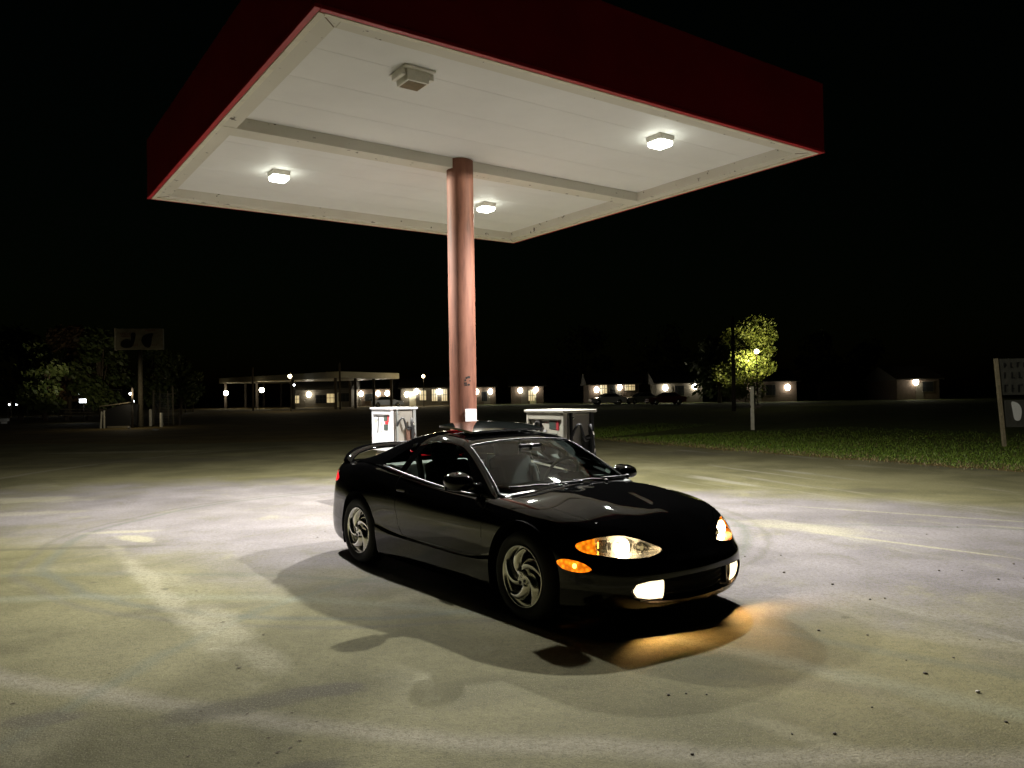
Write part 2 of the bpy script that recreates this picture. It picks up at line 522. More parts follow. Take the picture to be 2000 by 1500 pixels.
def split_build(mb, name, m, parent=None):
    """one object for every loose piece collected in mb"""
    par = list(range(len(mb.v)))
    def root(i):
        while par[i] != i:
            par[i] = par[par[i]]
            i = par[i]
        return i
    for q in mb.f:
        for i in q[1:]:
            par[root(i)] = root(q[0])
    groups = {}
    for q, s_ in zip(mb.f, mb.sm):
        groups.setdefault(root(q[0]), []).append((q, s_))
    out = []
    for g in groups.values():
        ids = sorted({i for q, _ in g for i in q})
        mp = {o: n for n, o in enumerate(ids)}
        x = MB()
        x.v = [mb.v[i] for i in ids]
        x.f = [tuple(mp[i] for i in q) for q, _ in g]
        x.sm = [s_ for _, s_ in g]
        out.append(x.build(name, m, parent))
    return out
def copy_tree(o, parent=None):
    c = o.copy()
    COL.objects.link(c)
    if parent:
        c.parent = parent
    for ch in list(o.children):
        copy_tree(ch, c)
    return c
def light(name, kind, energy, col, loc, parent=None, **kw):
    l = bpy.data.lights.new(name, kind)
    l.energy = energy
    l.color = col
    for k, v in kw.items():
        setattr(l, k, v)
    o = bpy.data.objects.new(name, l)
    COL.objects.link(o)
    o.location = loc
    if parent:
        o.parent = parent
    return o
def cat_rom(P, n_per=None, T=None, closed=False):
    """Catmull-Rom through rows of P at parameters T (0..len-1)"""
    P = np.asarray(P, float)
    n = len(P)
    T = np.asarray(T, float)
    i = np.clip(np.floor(T).astype(int), 0, n - 2)
    u = (T - i)
    u = u.reshape(u.shape + (1,) * (P.ndim - 1))
    ext = np.concatenate([[2 * P[0] - P[1]], P, [2 * P[-1] - P[-2]]])
    p0, p1, p2, p3 = ext[i], ext[i + 1], ext[i + 2], ext[i + 3]
    return 0.5 * ((2 * p1) + (-p0 + p2) * u + (2 * p0 - 5 * p1 + 4 * p2 - p3) * u ** 2 + (-p0 + 3 * p1 - 3 * p2 + p3) * u ** 3)

# ------------------------------------------------------------------ the black coupe
CAR_O, CAR_RZ = (-0.059, 6.944, 0), R(-51.9)
car = empty('parked_car', 'glossy black two-door coupe with its headlights and fog lights on under the canopy', 'car', CAR_O, CAR_RZ)
WR, FXC, RXC = 0.316, 1.255, -1.255

def clip(S, f):
    """keep the part of a surface S=(verts n*k, faces) where f>0; the cut follows f=0 exactly"""
    V, F = S
    f = np.asarray(f, float)
    f = np.where(np.abs(f) < 1e-7, 1e-7, f)
    newv, cache, out = [], {}, []
    base = len(V)
    for q in F:
        s = [f[i] > 0 for i in q]
        if all(s):
            out.append(q)
        elif any(s):
            r = []
            for a, c in zip(q, q[1:] + q[:1]):
                if f[a] > 0:
                    r.append(a)
                if (f[a] > 0) != (f[c] > 0):
                    k = (min(a, c), max(a, c))
                    if k not in cache:
                        i, j = k
                        tt = f[i] / (f[i] - f[j])
                        cache[k] = base + len(newv)
                        newv.append(V[i] * (1 - tt) + V[j] * tt)
                    r.append(cache[k])
            if len(r) > 2:
                out.append(tuple(r))
    V2 = np.concatenate([V, np.array(newv)]) if newv else V
    used = sorted({i for q in out for i in q})
    mp = {o: n for n, o in enumerate(used)}
    return V2[used], [tuple(mp[i] for i in q) for q in out]
def poly_f(px, py, poly, rnd=0.0):
    """>0 inside polygon: signed distance"""
    P = np.array(poly, float)
    x, y = np.asarray(px, float), np.asarray(py, float)
    d = np.full(x.shape, 1e9)
    ins = np.zeros(x.shape, bool)
    n = len(P)
    for i in range(n):
        a, c = P[i], P[(i + 1) % n]
        e = c - a
        w0, w1 = x - a[0], y - a[1]
        tt = np.clip((w0 * e[0] + w1 * e[1]) / (e @ e), 0, 1)
        d = np.minimum(d, np.hypot(w0 - e[0] * tt, w1 - e[1] * tt))
        cnd = ((a[1] <= y) & (c[1] > y)) | ((a[1] > y) & (c[1] <= y))
        xi = a[0] + (y - a[1]) / (c[1] - a[1] + 1e-12) * e[0]
        ins ^= cnd & (x < xi)
    return np.where(ins, d, -d)
def smooth_poly(pts, k=10):
    n = len(pts)
    P = np.array([pts[-1]] + list(pts) + [pts[0], pts[1]], float)
    T = np.linspace(1, n + 1, n * k, endpoint=False)
    return cat_rom(P, T=T)
def normals(S):
    V, F = S
    N = np.zeros((len(V), 3))
    for q in F:
        a = V[list(q), :3]
        nn = np.cross(a[1] - a[0], a[-1] - a[0])
        for i in q:
            N[i] += nn
    return N / (np.linalg.norm(N, axis=1, keepdims=True) + 1e-12)
def offset(S, d):
    V = S[0].copy()
    V[:, :3] += normals(S) * d
    return V, S[1]
def mirror(S):
    V = S[0].copy()
    V[:, 1] *= -1
    return V, [tuple(reversed(q)) for q in S[1]]
def merge(*Ss):
    V, F, n = [], [], 0
    for s in Ss:
        V.append(s[0])
        F += [tuple(i + n for i in q) for q in s[1]]
        n += len(s[0])
    return np.concatenate(V), F
def put(S, name, m, parent=None, thick=0.0, weld=0.0008):
    me = bpy.data.meshes.new(name)
    me.from_pydata([tuple(v[:3]) for v in S[0]], [], S[1])
    bm = bmesh.new()
    bm.from_mesh(me)
    if weld:
        bmesh.ops.remove_doubles(bm, verts=bm.verts[:], dist=weld)
    if thick:
        bm.normal_update()
        r = bmesh.ops.solidify(bm, geom=bm.faces[:], thickness=thick)
    for f in bm.faces:
        f.smooth = True
    if thick:
        for e_ in bm.edges:
            if len(e_.link_faces) == 2 and e_.calc_face_angle(0) > 0.7:
                e_.smooth = False
    bm.to_mesh(me)
    bm.free()
    me.materials.append(m)
    o = bpy.data.objects.new(name, me)
    COL.objects.link(o)
    o.parent = parent or car
    return o

# --- lower shell: plan outline B(s) with a profile (inset, z) that changes along it; right half (y<0)
PLAN = [(-2.185, 0.0), (-2.165, -.40), (-2.115, -.64), (-1.97, -.775), (-1.6, -.845), (-1.255, -.868), (-.6, -.862), (0, -.862),
        (.6, -.864), (1.255, -.868), (1.6, -.842), (1.85, -.768), (2.022, -.612), (2.125, -.41), (2.17, -.2), (2.187, 0.0)]
REAR = [(.12, .22), (.04, .24), (.01, .32), (0, .42), (.005, .50), (.02, .56), (.045, .65), (.07, .75), (.095, .84), (.13, .90), (.19, .935)]
RWHL = [(.07, .15), (.02, .16), (.006, .22), (0, .34), (.004, .42), (.004, .50), (.0, .60), (.012, .72), (.035, .82), (.065, .89), (.115, .945)]
DOOR = [(.085, .115), (.060, .128), (.032, .20), (.006, .33), (.004, .352), (.016, .362), (.012, .40), (.0, .58), (.010, .70), (.040, .785), (.085, .832)]
FWHL = [(.07, .15), (.02, .16), (.004, .22), (0, .34), (.004, .42), (.004, .50), (.002, .60), (.012, .67), (.035, .725), (.07, .765), (.125, .79)]
FCOR = [(.12, .17), (.05, .18), (.018, .23), (0, .31), (0, .38), (.004, .43), (.028, .475), (.055, .53), (.09, .59), (.13, .645), (.175, .685)]
NOSE = [(.12, .165), (.05, .175), (.018, .225), (0, .30), (0, .38), (.004, .43), (.030, .472), (.066, .51), (.105, .555), (.15, .605), (.19, .645)]
def mixp(a, b_, t_):
    return [tuple(np.array(p) * (1 - t_) + np.array(q) * t_) for p, q in zip(a, b_)]
def lift(p, dz, lo=.6):
    return [(i, z + dz * max(0, min(1, (z - lo) / (p[-1][1] - lo)))) for i, z in p]
PROF = [REAR, REAR, mixp(REAR, RWHL, .25), mixp(REAR, RWHL, .6), RWHL, lift(RWHL, .02), lift(mixp(RWHL, DOOR, .8), .06), lift(DOOR, .024), lift(DOOR, -.006),
        FWHL, mixp(FWHL, FCOR, .35), mixp(FWHL, FCOR, .75), FCOR, mixp(FCOR, NOSE, .6), NOSE, NOSE]
NS, NT, NW = 300, 52, 26
plan = np.array(PLAN)
Ts = np.linspace(0, len(PLAN) - 1, NS)
mir = np.concatenate([[plan[1] * (1, -1)], plan, [plan[-2] * (1, -1)]])
Bs = cat_rom(mir, T=Ts + 1)
dB = np.gradient(Bs, axis=0)
dB[0] = (0, -1)
dB[-1] = (0, 1)
nB = np.stack([dB[:, 1], -dB[:, 0]], 1)
nB /= np.linalg.norm(nB, axis=1, keepdims=True)       # outward
prof_s = cat_rom(np.array(PROF), T=Ts)                  # NS x 11 x 2
rows = []
for t_ in np.linspace(0, 10, NT):
    p = np.array([cat_rom(prof_s[i], T=np.array([t_]))[0] for i in range(NS)])
    rows.append(np.column_stack([Bs - nB * p[:, :1], p[:, 1]]))
sh = rows[-1]
xsp = np.where(sh[:, 0] > 0, sh[:, 0] * 1.70 / sh[-1, 0], sh[:, 0] * 1.62 / -sh[0, 0])
ZC = np.array([(-2.2, .945), (-1.62, .955), (-1.2, .95), (.8, .872), (1.0, .884), (1.2, .874), (1.45, .846), (1.70, .784), (2.0, .65)])
zsp = np.interp(xsp, ZC[:, 0], ZC[:, 1])
for w in np.linspace(0, 1, NW)[1:]:
    x = sh[:, 0] + (xsp - sh[:, 0]) * w
    y = sh[:, 1] * (1 - w)
    z = sh[:, 2] + (zsp - sh[:, 2]) * (1 - (1 - w) ** 2.1)
    z = z + 0.016 * np.exp(-((np.abs(y) - .40) / .13) ** 2) * np.clip((x - .9) / .35, 0, 1) * np.clip((1.95 - x) / .5, 0, 1)
    rows.append(np.column_stack([x, y, z]))
G = np.array(rows)                                       # rows x NS x 3
for it in range(14):                                     # soften the shoulder
    k0, k1 = NT - 9, NT + 7
    G[k0:k1] = G[k0:k1] * .5 + .25 * (G[k0 - 1:k1 - 1] + G[k0 + 1:k1 + 1])
nr = len(G)
Vs = np.column_stack([G.reshape(-1, 3), np.tile(Ts, nr), np.repeat(np.arange(nr), NS)])
Fs = [(r * NS + i, r * NS + i + 1, (r + 1) * NS + i + 1, (r + 1) * NS + i) for r in range(nr - 1) for i in range(NS - 1)]
shell = (Vs, Fs)
# wheel arches
for xc, ra in ((FXC, .386), (RXC, .366)):
    v = shell[0]
    side = (v[:, 1] < -.45) & (v[:, 2] < .8)
    f = np.where(side, np.hypot(v[:, 0] - xc, v[:, 2] - .322) - ra, 1.0)
    shell = clip(shell, f)
# cabin opening under the greenhouse
CAB = smooth_poly([(.92, 0), (.885, -.40), (.80, -.700), (.3, -.735), (-.3, -.735), (-.9, -.72), (-1.35, -.68), (-1.62, -.60), (-1.76, -.3), (-1.80, 0),
                   (-1.76, .3), (-1.62, .60), (-1.35, .68), (-.9, .72), (-.3, .735), (.3, .735), (.80, .700), (.885, .40)], 5)
v = shell[0]
shell = clip(shell, np.where(v[:, 2] > .70, -poly_f(v[:, 0], v[:, 1], CAB), 1.0))
# lamp apertures in (|y|, z)
HEAD = smooth_poly([(.776, .576), (.768, .604), (.725, .626), (.65, .644), (.527, .649), (.42, .620), (.34, .582), (.288, .548), (.40, .519), (.55, .516), (.70, .540), (.755, .553)])
SLOT = smooth_poly([(0, .385), (.20, .382), (.40, .374), (.53, .366), (.582, .318), (.545, .255), (.40, .226), (.20, .222), (0, .221), (-.2, .222), (-.4, .3), (-.2, .382)])
TAIL = smooth_poly([(.28, .80), (.40, .842), (.60, .848), (.71, .832), (.780, .79), (.765, .735), (.58, .712), (.38, .716), (.29, .75)])
MARK = smooth_poly([(1.615, .478), (1.68, .502), (1.79, .492), (1.865, .452), (1.80, .428), (1.67, .437)])
v = shell[0]
fh = np.where((v[:, 0] > 1.6) & (v[:, 2] > .45), poly_f(-v[:, 1], v[:, 2], HEAD), -1.0)
head = clip(shell, fh)
shell = clip(shell, -fh - .003)
v = shell[0]
fs = np.where((v[:, 0] > 1.8) & (v[:, 2] < .45), poly_f(-v[:, 1], v[:, 2], SLOT), -1.0)
slot = clip(shell, fs)
shell = clip(shell, -fs)
v = shell[0]
ft = np.where((v[:, 0] < -1.75) & (v[:, 2] > .6), poly_f(-v[:, 1], v[:, 2], TAIL), -1.0)
tail = clip(shell, ft)
shell = clip(shell, -ft - .002)
v = shell[0]
fm = np.where((v[:, 1] < -.6) & (v[:, 2] < .56), poly_f(v[:, 0], v[:, 2], MARK), -1.0)
mark = clip(shell, fm)
shell = clip(shell, -fm)
# hood and doors, cut out with a 5 mm shut line
HOODP = [(.99, 0), (.975, -.30), (.925, -.56), (.885, -.665), (1.20, -.69), (1.55, -.66), (1.80, -.585), (1.955, -.40), (2.03, -.22), (2.05, 0), (2.3, .3), (.9, .3)]
v = shell[0]
fhd = np.where((v[:, 2] > .60) & (v[:, 0] > .8), poly_f(v[:, 0], v[:, 1], HOODP), -1.0)
hood = clip(shell, fhd - .0025)
shell = clip(shell, -fhd - .0025)
DOORP = [(.775, .39), (.79, .60), (.80, .90), (-.50, .90), (-.545, .80), (-.52, .62), (-.47, .45), (-.42, .39), (-.36, .372), (.6, .372)]
v = shell[0]
fdr = np.where(v[:, 1] < -.5, poly_f(v[:, 0], v[:, 2], [(a, c + (.3 if c > .85 else 0)) for a, c in DOORP]), -1.0)
door = clip(shell, fdr - .0025)
shell = clip(shell, -fdr - .0025)

put(merge(shell, mirror(shell)), 'body', M['paint'])
put(merge(hood, mirror(hood)), 'hood', M['paint'])
for mi in (False, True):
    d_ = mirror(door) if mi else door
    sg = 1 if mi else -1
    do = put(d_, 'door', M['paint'])
    h = MB()
    h.box((-.405, sg * .858, .775), (.15, .022, .028), bev=.008)
    h.build('handle', M['paint'], do)
    h = MB()
    h.prism([(.72, .50), (.72, .80), (-.42, .87), (-.42, .50)], sg * .74, sg * .76)
    h.build('inner_panel', M['cloth'], do)
    mk = mirror(mark) if mi else mark
    mo = put(offset(mk, .004), 'side_marker', M['amber'])
    MB().sphere((1.755, sg * .80, .465), .018).build('bulb', M['amber_bulb'], mo)
    tl = mirror(tail) if mi else tail
    to = put(offset(tl, .002), 'tail_light', M['red'])
    put(offset(tl, -.015), 'housing', M['dark'], to)
    put(offset(mk, -.03), 'housing', M['dark'], mo)

# headlights: clear cover, chrome bowl behind, amber corner, bulb
for mi in (False, True):
    sg = 1 if mi else -1
    H_ = mirror(head) if mi else head
    hl = put(offset(H_, .003), 'headlight', M['clear'])
    v = H_[0]
    ay = np.abs(v[:, 1])
    def bowl(S, depth, dirv):
        vv = S[0].copy()
        ff = poly_f(np.abs(vv[:, 1]), vv[:, 2], HEAD)
        k = np.clip(ff / .045, 0, 1)
        vv[:, :3] += np.array(dirv) * (depth * (k * (2 - k)))[:, None]
        vv[:, :3] -= np.array([.004, 0, 0])
        return vv, S[1]
    cutf = ay - .698 - .28 * (.59 - v[:, 2])
    am = clip(H_, cutf)
    ind = (-.80, -sg * .60, 0)
    aml = put(offset(am, -.004), 'corner_lamp', M['amber'], hl)
    MB().sphere((1.80, sg * .70, .585), .022).build('bulb', M['amber_bulb'], hl)
    rest = clip(H_, -cutf - .004)
    put(bowl(rest, .085, (-.93, -sg * .3, -.15)), 'reflector', M['facet'], hl)
    light('bulb_glow', 'POINT', 9, (1.0, .80, .50), tuple(Vector((1.925, sg * .525, .572))), hl, shadow_soft_size=.02)
    fin = MB()
    for k in range(6):
        yy = .665 - k * .008
        fin.box((1.838 + k * .007, sg * yy, .587), (.012, .0035, .085))
    split_build(fin, 'lens_rib', M['chrome'], hl)
    # projector style bowl and bulb
    c0 = Vector((1.905, sg * .525, .572))
    ax = Vector((.97, sg * .12, .05)).normalized()
    bw = MB()
    rot = ax.to_track_quat('Z', 'Y').to_matrix().to_4x4()
    prof = [(.012, -.055), (.03, -.048), (.047, -.03), (.058, -.004), (.061, .02)]
    bw.lathe(prof, 28)
    bw.v = [tuple(Matrix.Translation(c0) @ rot @ Vector(p)) for p in bw.v]
    bw.build('bowl', M['bowl'], hl)
    MB().sphere(tuple(c0 + ax * .005), .021).build('bulb', M['bulb'], hl)
    b2 = c0 + Vector((.052, -sg * .115, -.008))
    bb = MB().lathe([(.008, -.03), (.028, -.02), (.036, .012)], 20).build('bowl', M['chrome'], hl)
    bb.matrix_local = Matrix.Translation(b2) @ rot
    MB().sphere(tuple(b2 + ax * .0), .011).build('bulb', M['winlit'], hl)
    lb_ = light('headlight_beam', 'SPOT', 26, (1.0, .80, .52), tuple(c0 + ax * .10), hl, spot_size=R(64), spot_blend=.7, shadow_soft_size=.03)
    lb_.rotation_euler = Vector((.985, sg * .02, -.09)).to_track_quat('-Z', 'Y').to_euler()

# lower opening: dark recess, grille bars and fog lamps
v = slot[0]
def slot_back(S, d):
    vv = S[0].copy()
    vv[:, 0] -= d
    return vv, S[1]
SL2 = merge(slot, mirror(slot))
put(slot_back(SL2, .085), 'grille', M['dark'])
# lip that joins the opening edge to the recess
edge = [(a, c) for a, c in SLOT if a >= -1e-6]
lipm = MB()
def slot_x(a, c):
    d2 = (np.abs(slot[0][:, 1]) - a) ** 2 + (slot[0][:, 2] - c) ** 2
    return slot[0][int(np.argmin(d2)), 0]
for sg in (-1, 1):
    e_ = [(a, c, slot_x(a, c)) for a, c in edge]
    e_.sort(key=lambda q: math.atan2(q[1] - .3, q[0] - .2) if True else 0)
    e_ = sorted(e_, key=lambda q: -math.atan2(q[1] - .302, q[0] + .001))
    vv, ff = [], []
    for a, c, x in e_:
        vv += [(x, sg * a, c), (x - .088, sg * a, c)]
    for i in range(len(e_) - 1):
        ff.append((2 * i, 2 * i + 1, 2 * i + 3, 2 * i + 2))
    lipm.add(vv, ff, True)
lipm.build('grille_lip', M['paint'], car)
gb = MB()
for z in (.262, .30, .338):
    gb.tube([(2.155 - .30 * (y_ / .6) ** 2, y_, z) for y_ in np.linspace(-.31, .31, 13)], .006, 6)
split_build(gb, 'grille_bar', M['dark'], car)
FOGP = smooth_poly([(.335, .366), (.45, .362), (.535, .352), (.562, .312), (.53, .262), (.45, .246), (.335, .244)], 8)
for mi in (False, True):
    sg = 1 if mi else -1
    Sx = mirror(slot) if mi else slot
    ff = poly_f(np.abs(Sx[0][:, 1]), Sx[0][:, 2], [(.352, .372), (.46, .367), (.535, .352), (.560, .312), (.53, .268), (.45, .250), (.352, .250)])
    fg = clip(Sx, ff)
    fo = put(slot_back(fg, .018), 'fog_light', M['fog'])
    MB().box((2.055, sg * .345, .302), (.09, .006, .135)).build('bezel', M['trim'], fo)
    fl = light('fog_beam', 'SPOT', 125 if sg < 0 else 170, (1.0, .58, .24), (2.085, sg * .44, .305), fo, spot_size=R(140), spot_blend=.6, shadow_soft_size=.02)
    fl.rotation_euler = Vector((.80, .06, -.60) if sg < 0 else (.75, .26, -.54)).to_track_quat('-Z', 'Y').to_euler()

# arch lips and wheel wells, underbody
for xc, ra in ((FXC, .386), (RXC, .366)):
    for sg in (-1, 1):
        w_ = MB()
        pts = [R(a) for a in range(-32, 213, 5)]
        vv, ff = [], []
        def ysurf(x):
            return float(np.interp(x, Bs[::-1, 0] if Bs[0, 0] > Bs[-1, 0] else Bs[:, 0], Bs[:, 1]))
        for a in pts:
            x, z = xc + ra * math.cos(a), .322 + ra * math.sin(a)
            y0 = ysurf(x) + .006
            vv += [(x, -sg * y0 * 1.0, z), (x, sg * .52, z)]
        for i in range(len(pts) - 1):
            ff.append((2 * i, 2 * i + 1, 2 * i + 3, 2 * i + 2))
        w_.add(vv, ff, True)
        w_.add([(xc + ra * math.cos(a), sg * .525, .322 + ra * math.sin(a)) for a in pts], [tuple(range(len(pts)))])
        w_.build('wheel_well', M['dark'], car)
ub = MB()
ub.box((0, 0, .21), (1.72, 1.60, .10)).box((1.80, 0, .22), (.50, 1.0, .06)).box((-1.82, 0, .27), (.50, 1.1, .06)).box((0, 0, .24), (4.0, .96, .10))
ub.box((1.25, 0, .42), (1.0, .98, .10))
pl_ = [(p[0] - n_[0] * .085, p[1] - n_[1] * .085) for p, n_ in zip(Bs, nB) if p[0] > 1.66][::4]
ub.prism(pl_ + [(x, -y) for x, y in pl_[::-1]], .185, .205, 'XY')
ub.build('underbody', M['dark'], car)

# --- greenhouse: stations of (centre, roof rail, belt)
ST = [((.96, .842), (.825, -.716, .822), (.850, -.757, .785)), ((.775, .938), (.69, -.680, .915), (.77, -.764, .806)),
      ((.50, 1.077), (.465, -.622, 1.048), (.60, -.772, .816)), ((.20, 1.200), (.225, -.565, 1.165), (.36, -.777, .826)),
      ((.02, 1.250), (.05, -.545, 1.214), (.13, -.780, .842)), ((-.30, 1.282), (-.30, -.530, 1.242), (-.28, -.780, .888)),
      ((-.65, 1.266), (-.65, -.530, 1.212), (-.62, -.777, .928)), ((-1.0, 1.205), (-1.0, -.546, 1.128), (-.95, -.762, .953)),
      ((-1.35, 1.108), (-1.30, -.580, 1.028), (-1.28, -.730, .958)), ((-1.66, 1.010), (-1.58, -.615, .955), (-1.58, -.685, .944)),
      ((-1.93, .935), (-1.84, -.600, .905), (-1.84, -.645, .900))]
sta = []
for (cx, cz), rr, bb in ST:
    C_, R_, B_ = np.array((cx, 0, cz)), np.array(rr), np.array(bb)
    cr_ = []
    for vv in (0, .22, .45, .65, .82, .93):
        p = C_ + (R_ - C_) * np.array((vv ** 2.0, vv, vv ** 2.4))
        cr_.append(p)
    d = B_ - R_
    bulge = np.array((0, -.016, .010))
    cr_.append(R_ + np.array((0, .006, -.006)))
    for vv in (.10, .3, .6, .85):
        cr_.append(R_ + d * vv + bulge * math.sin(math.pi * vv))
    cr_.append(B_)
    sta.append(np.array(cr_))
sta = np.array(sta)                                      # 11 x 12 x 3
NU, NV = 170, 84
U_ = np.linspace(0, 10, NU)
sta_u = cat_rom(sta, T=U_)
Vv = np.linspace(0, 11, NV)
GG = np.array([cat_rom(sta_u[i], T=Vv) for i in range(NU)])   # NU x NV x 3
GV = np.column_stack([GG.reshape(-1, 3), np.repeat(U_, NV), np.tile(Vv, NU)])
GF = [(i * NV + j, (i + 1) * NV + j, (i + 1) * NV + j + 1, i * NV + j + 1) for i in range(NU - 1) for j in range(NV - 1)]
gh = (GV, GF)
def col_f(S, k):
    return S[0][:, k]
# windscreen in (u, v): v 0..6 centre->rail, 6..11 rail->belt
ws_f = lambda S: np.minimum.reduce([3.02 - col_f(S, 3) - .0 * col_f(S, 4), 5.62 - col_f(S, 4), col_f(S, 3) - .12])
rw_f = lambda S: np.minimum.reduce([col_f(S, 3) - 6.75, 5.15 - col_f(S, 4), 9.35 - col_f(S, 3) - .02 * col_f(S, 4) ** 2])
DLO = [(.60, .850), (.46, .955), (.28, 1.085), (.12, 1.158), (-.04, 1.188), (-.25, 1.196), (-.45, 1.176), (-.62, 1.12), (-.78, 1.035), (-.87, .975), (-.72, .948), (-.42, .915), (0, .868), (.35, .838)]
sd_f = lambda S: np.where(col_f(S, 4) > 6.2, poly_f(col_f(S, 0), col_f(S, 2), smooth_poly(DLO, 6)), -1.0)
wind = clip(gh, ws_f(gh))
rest = clip(gh, -ws_f(gh))
rear = clip(rest, rw_f(rest))
rest = clip(rest, -rw_f(rest))
side = clip(rest, sd_f(rest))
rest = clip(rest, -sd_f(rest))
sr_f = lambda S: np.where(col_f(S, 4) < 5.5, poly_f(col_f(S, 0), col_f(S, 1), smooth_poly([(.06, 0), (.05, -.32), (.0, -.41), (-.42, -.42), (-.49, -.34), (-.50, 0), (-.49, .34), (0, .45)], 6)), -1)
srf = clip(rest, sr_f(rest))
rest = clip(rest, -sr_f(rest))
put(merge(rest, mirror(rest)), 'roof', M['paint'], thick=.0)
put(merge(wind, mirror(wind)), 'windshield', M['glass'])
put(merge(rear, mirror(rear)), 'rear_window', M['tint'])
PIL = [(-.30, 1.3), (-.50, .85), (-.60, .85), (-.42, 1.3)]
for mi in (False, True):
    s_ = mirror(side) if mi else side
    fp = poly_f(s_[0][:, 0], s_[0][:, 2], PIL)
    pil = clip(s_, fp)
    gl = clip(s_, -fp)
    dw = clip(gl, gl[0][:, 0] + .45)
    qw = clip(gl, -gl[0][:, 0] - .45)
    put(dw, 'door_window', M['glass'])
    put(qw, 'quarter_window', M['glass'])
    put(offset(pil, .002), 'pillar', M['paint'])
    ed = [p for p in smooth_poly(DLO, 6)]
# popped-up sunroof panel
sv = merge(srf, mirror(srf))
vv = sv[0].copy()
vv[:, 2] += .026 + np.clip((.06 - vv[:, 0]) / .64, 0, 1) * .026
put((vv, sv[1]), 'sunroof', M['roofglass'], thick=-.02)
vv2 = sv[0].copy()
vv2[:, 2] -= .03
put((vv2, sv[1]), 'sunroof_shade', M['dark'])
# belt moulding and roof drip mouldings
for sg in (-1, 1):
    mb = MB()
    bl = [(x, sg * (float(np.interp(x, [-.9, -.3, .3, .7], [.772, .793, .79, .772]))), float(np.interp(x, [-.88, -.42, 0, .35, .66], [.957, .908, .860, .832, .822]))) for x in np.linspace(-.86, .64, 16)]
    mb.tube(bl, .009, 6)
    mb.build('belt_moulding', M['trim'], car)
    mb = MB()
    iu = [i for i in range(NU) if .1 < U_[i] < 3.0]
    jv = int(np.argmin(abs(Vv - 5.66)))
    mb.tube([(GG[i, jv, 0], -sg * GG[i, jv, 1], GG[i, jv, 2] + .004) for i in iu[::3]], .006, 6)
    mb.build('windshield_moulding', M['trim'], car)
mb = MB()
iu = int(np.argmin(abs(U_ - 3.04)))
mb.tube([(GG[iu, j, 0], s_ * GG[iu, j, 1], GG[iu, j, 2] + .003) for s_, js in ((1, range(44, 0, -3)), (-1, range(0, 45, 3))) for j in js], .006, 6)
mb.build('windshield_moulding', M['trim'], car)
# cowl panel and wipers
cw = MB()
vv, ff = [], []
for k, y in enumerate(np.linspace(-.70, .70, 29)):
    xa = .985 - .115 * (abs(y) / .70) ** 2.2
    vv += [(xa + .015, y, .872 - .048 * (abs(y) / .7) ** 2.2), (xa - .10, y, .866 - .040 * (abs(y) / .7) ** 2.2)]
for k in range(28):
    ff.append((2 * k, 2 * k + 2, 2 * k + 3, 2 * k + 1))
cw.add(vv, ff, True)
cw.build('cowl', M['trim'], car)
for (y0, y1) in ((-.05, -.60), (.52, -.02)):
    wi = MB()
    def wsurf(y, k):
        ii = int(np.argmin(abs(U_ - k)))
        ys = np.abs(GG[ii, :46, 1])
        j = int(np.argmin(abs(ys - abs(y))))
        return Vector((GG[ii, j, 0] + .012, y, GG[ii, j, 2] + .016))
    wi.tube([(.96 - .06 * abs(y0), y0 + .06, .885), tuple(wsurf(y0 * .6 + y1 * .4, .34))], [.012, .008], 6)
    wi.tube([tuple(wsurf(y0 + (y1 - y0) * q, .24 + .16 * q)) for q in np.linspace(.05, 1, 8)], .008, 6)
    wi.sphere((.96 - .06 * abs(y0), y0 + .06, .886), .026, (1, 1, .7))
    wi.build('wiper', M['trim'], car)
for yy in (-.22, .22):
    MB().sphere((1.04, yy, .890), .014, (1.4, 1, .7)).build('washer_nozzle', M['trim'], car)

# door mirrors
for sg in (-1, 1):
    mz, mk_ = (0, 1.0) if sg < 0 else (-.055, .86)
    mm = MB()
    prof = [(.0, -.10), (.045, -.095), (.075, -.06), (.088, 0), (.085, .05), (.078, .075)]
    n = 20
    vv, ff = [], []
    for (r_, h) in prof:
        for k in range(n):
            a = 2 * math.pi * k / n
            ca, sa = math.cos(a), math.sin(a)
            e = .75
            yy = math.copysign(abs(ca) ** e, ca) * r_ * 1.25
            zz = math.copysign(abs(sa) ** e, sa) * r_ * .78
            vv.append((.60 - h, sg * (.925 if sg < 0 else .905) + yy * mk_, .935 + mz + zz * mk_ + .10 * h))
    for i in range(len(prof) - 1):
        for k in range(n):
            ff.append((i * n + k, i * n + (k + 1) % n, (i + 1) * n + (k + 1) % n, (i + 1) * n + k))
    mm.add(vv, ff, True)
    mm.tube([(.62, sg * .74, .872), (.60, sg * .80, .88 + mz * .5), (.595, sg * .87, .912 + mz)], [.045, .038, .034], 10)
    mo = mm.build('door_mirror', M['paint'], car)
    MB().box((.531, sg * (.925 if sg < 0 else .905), .927 + mz), (.004, .18 * mk_, .11 * mk_), bev=.0).build('mirror_glass', M['chrome'], mo)

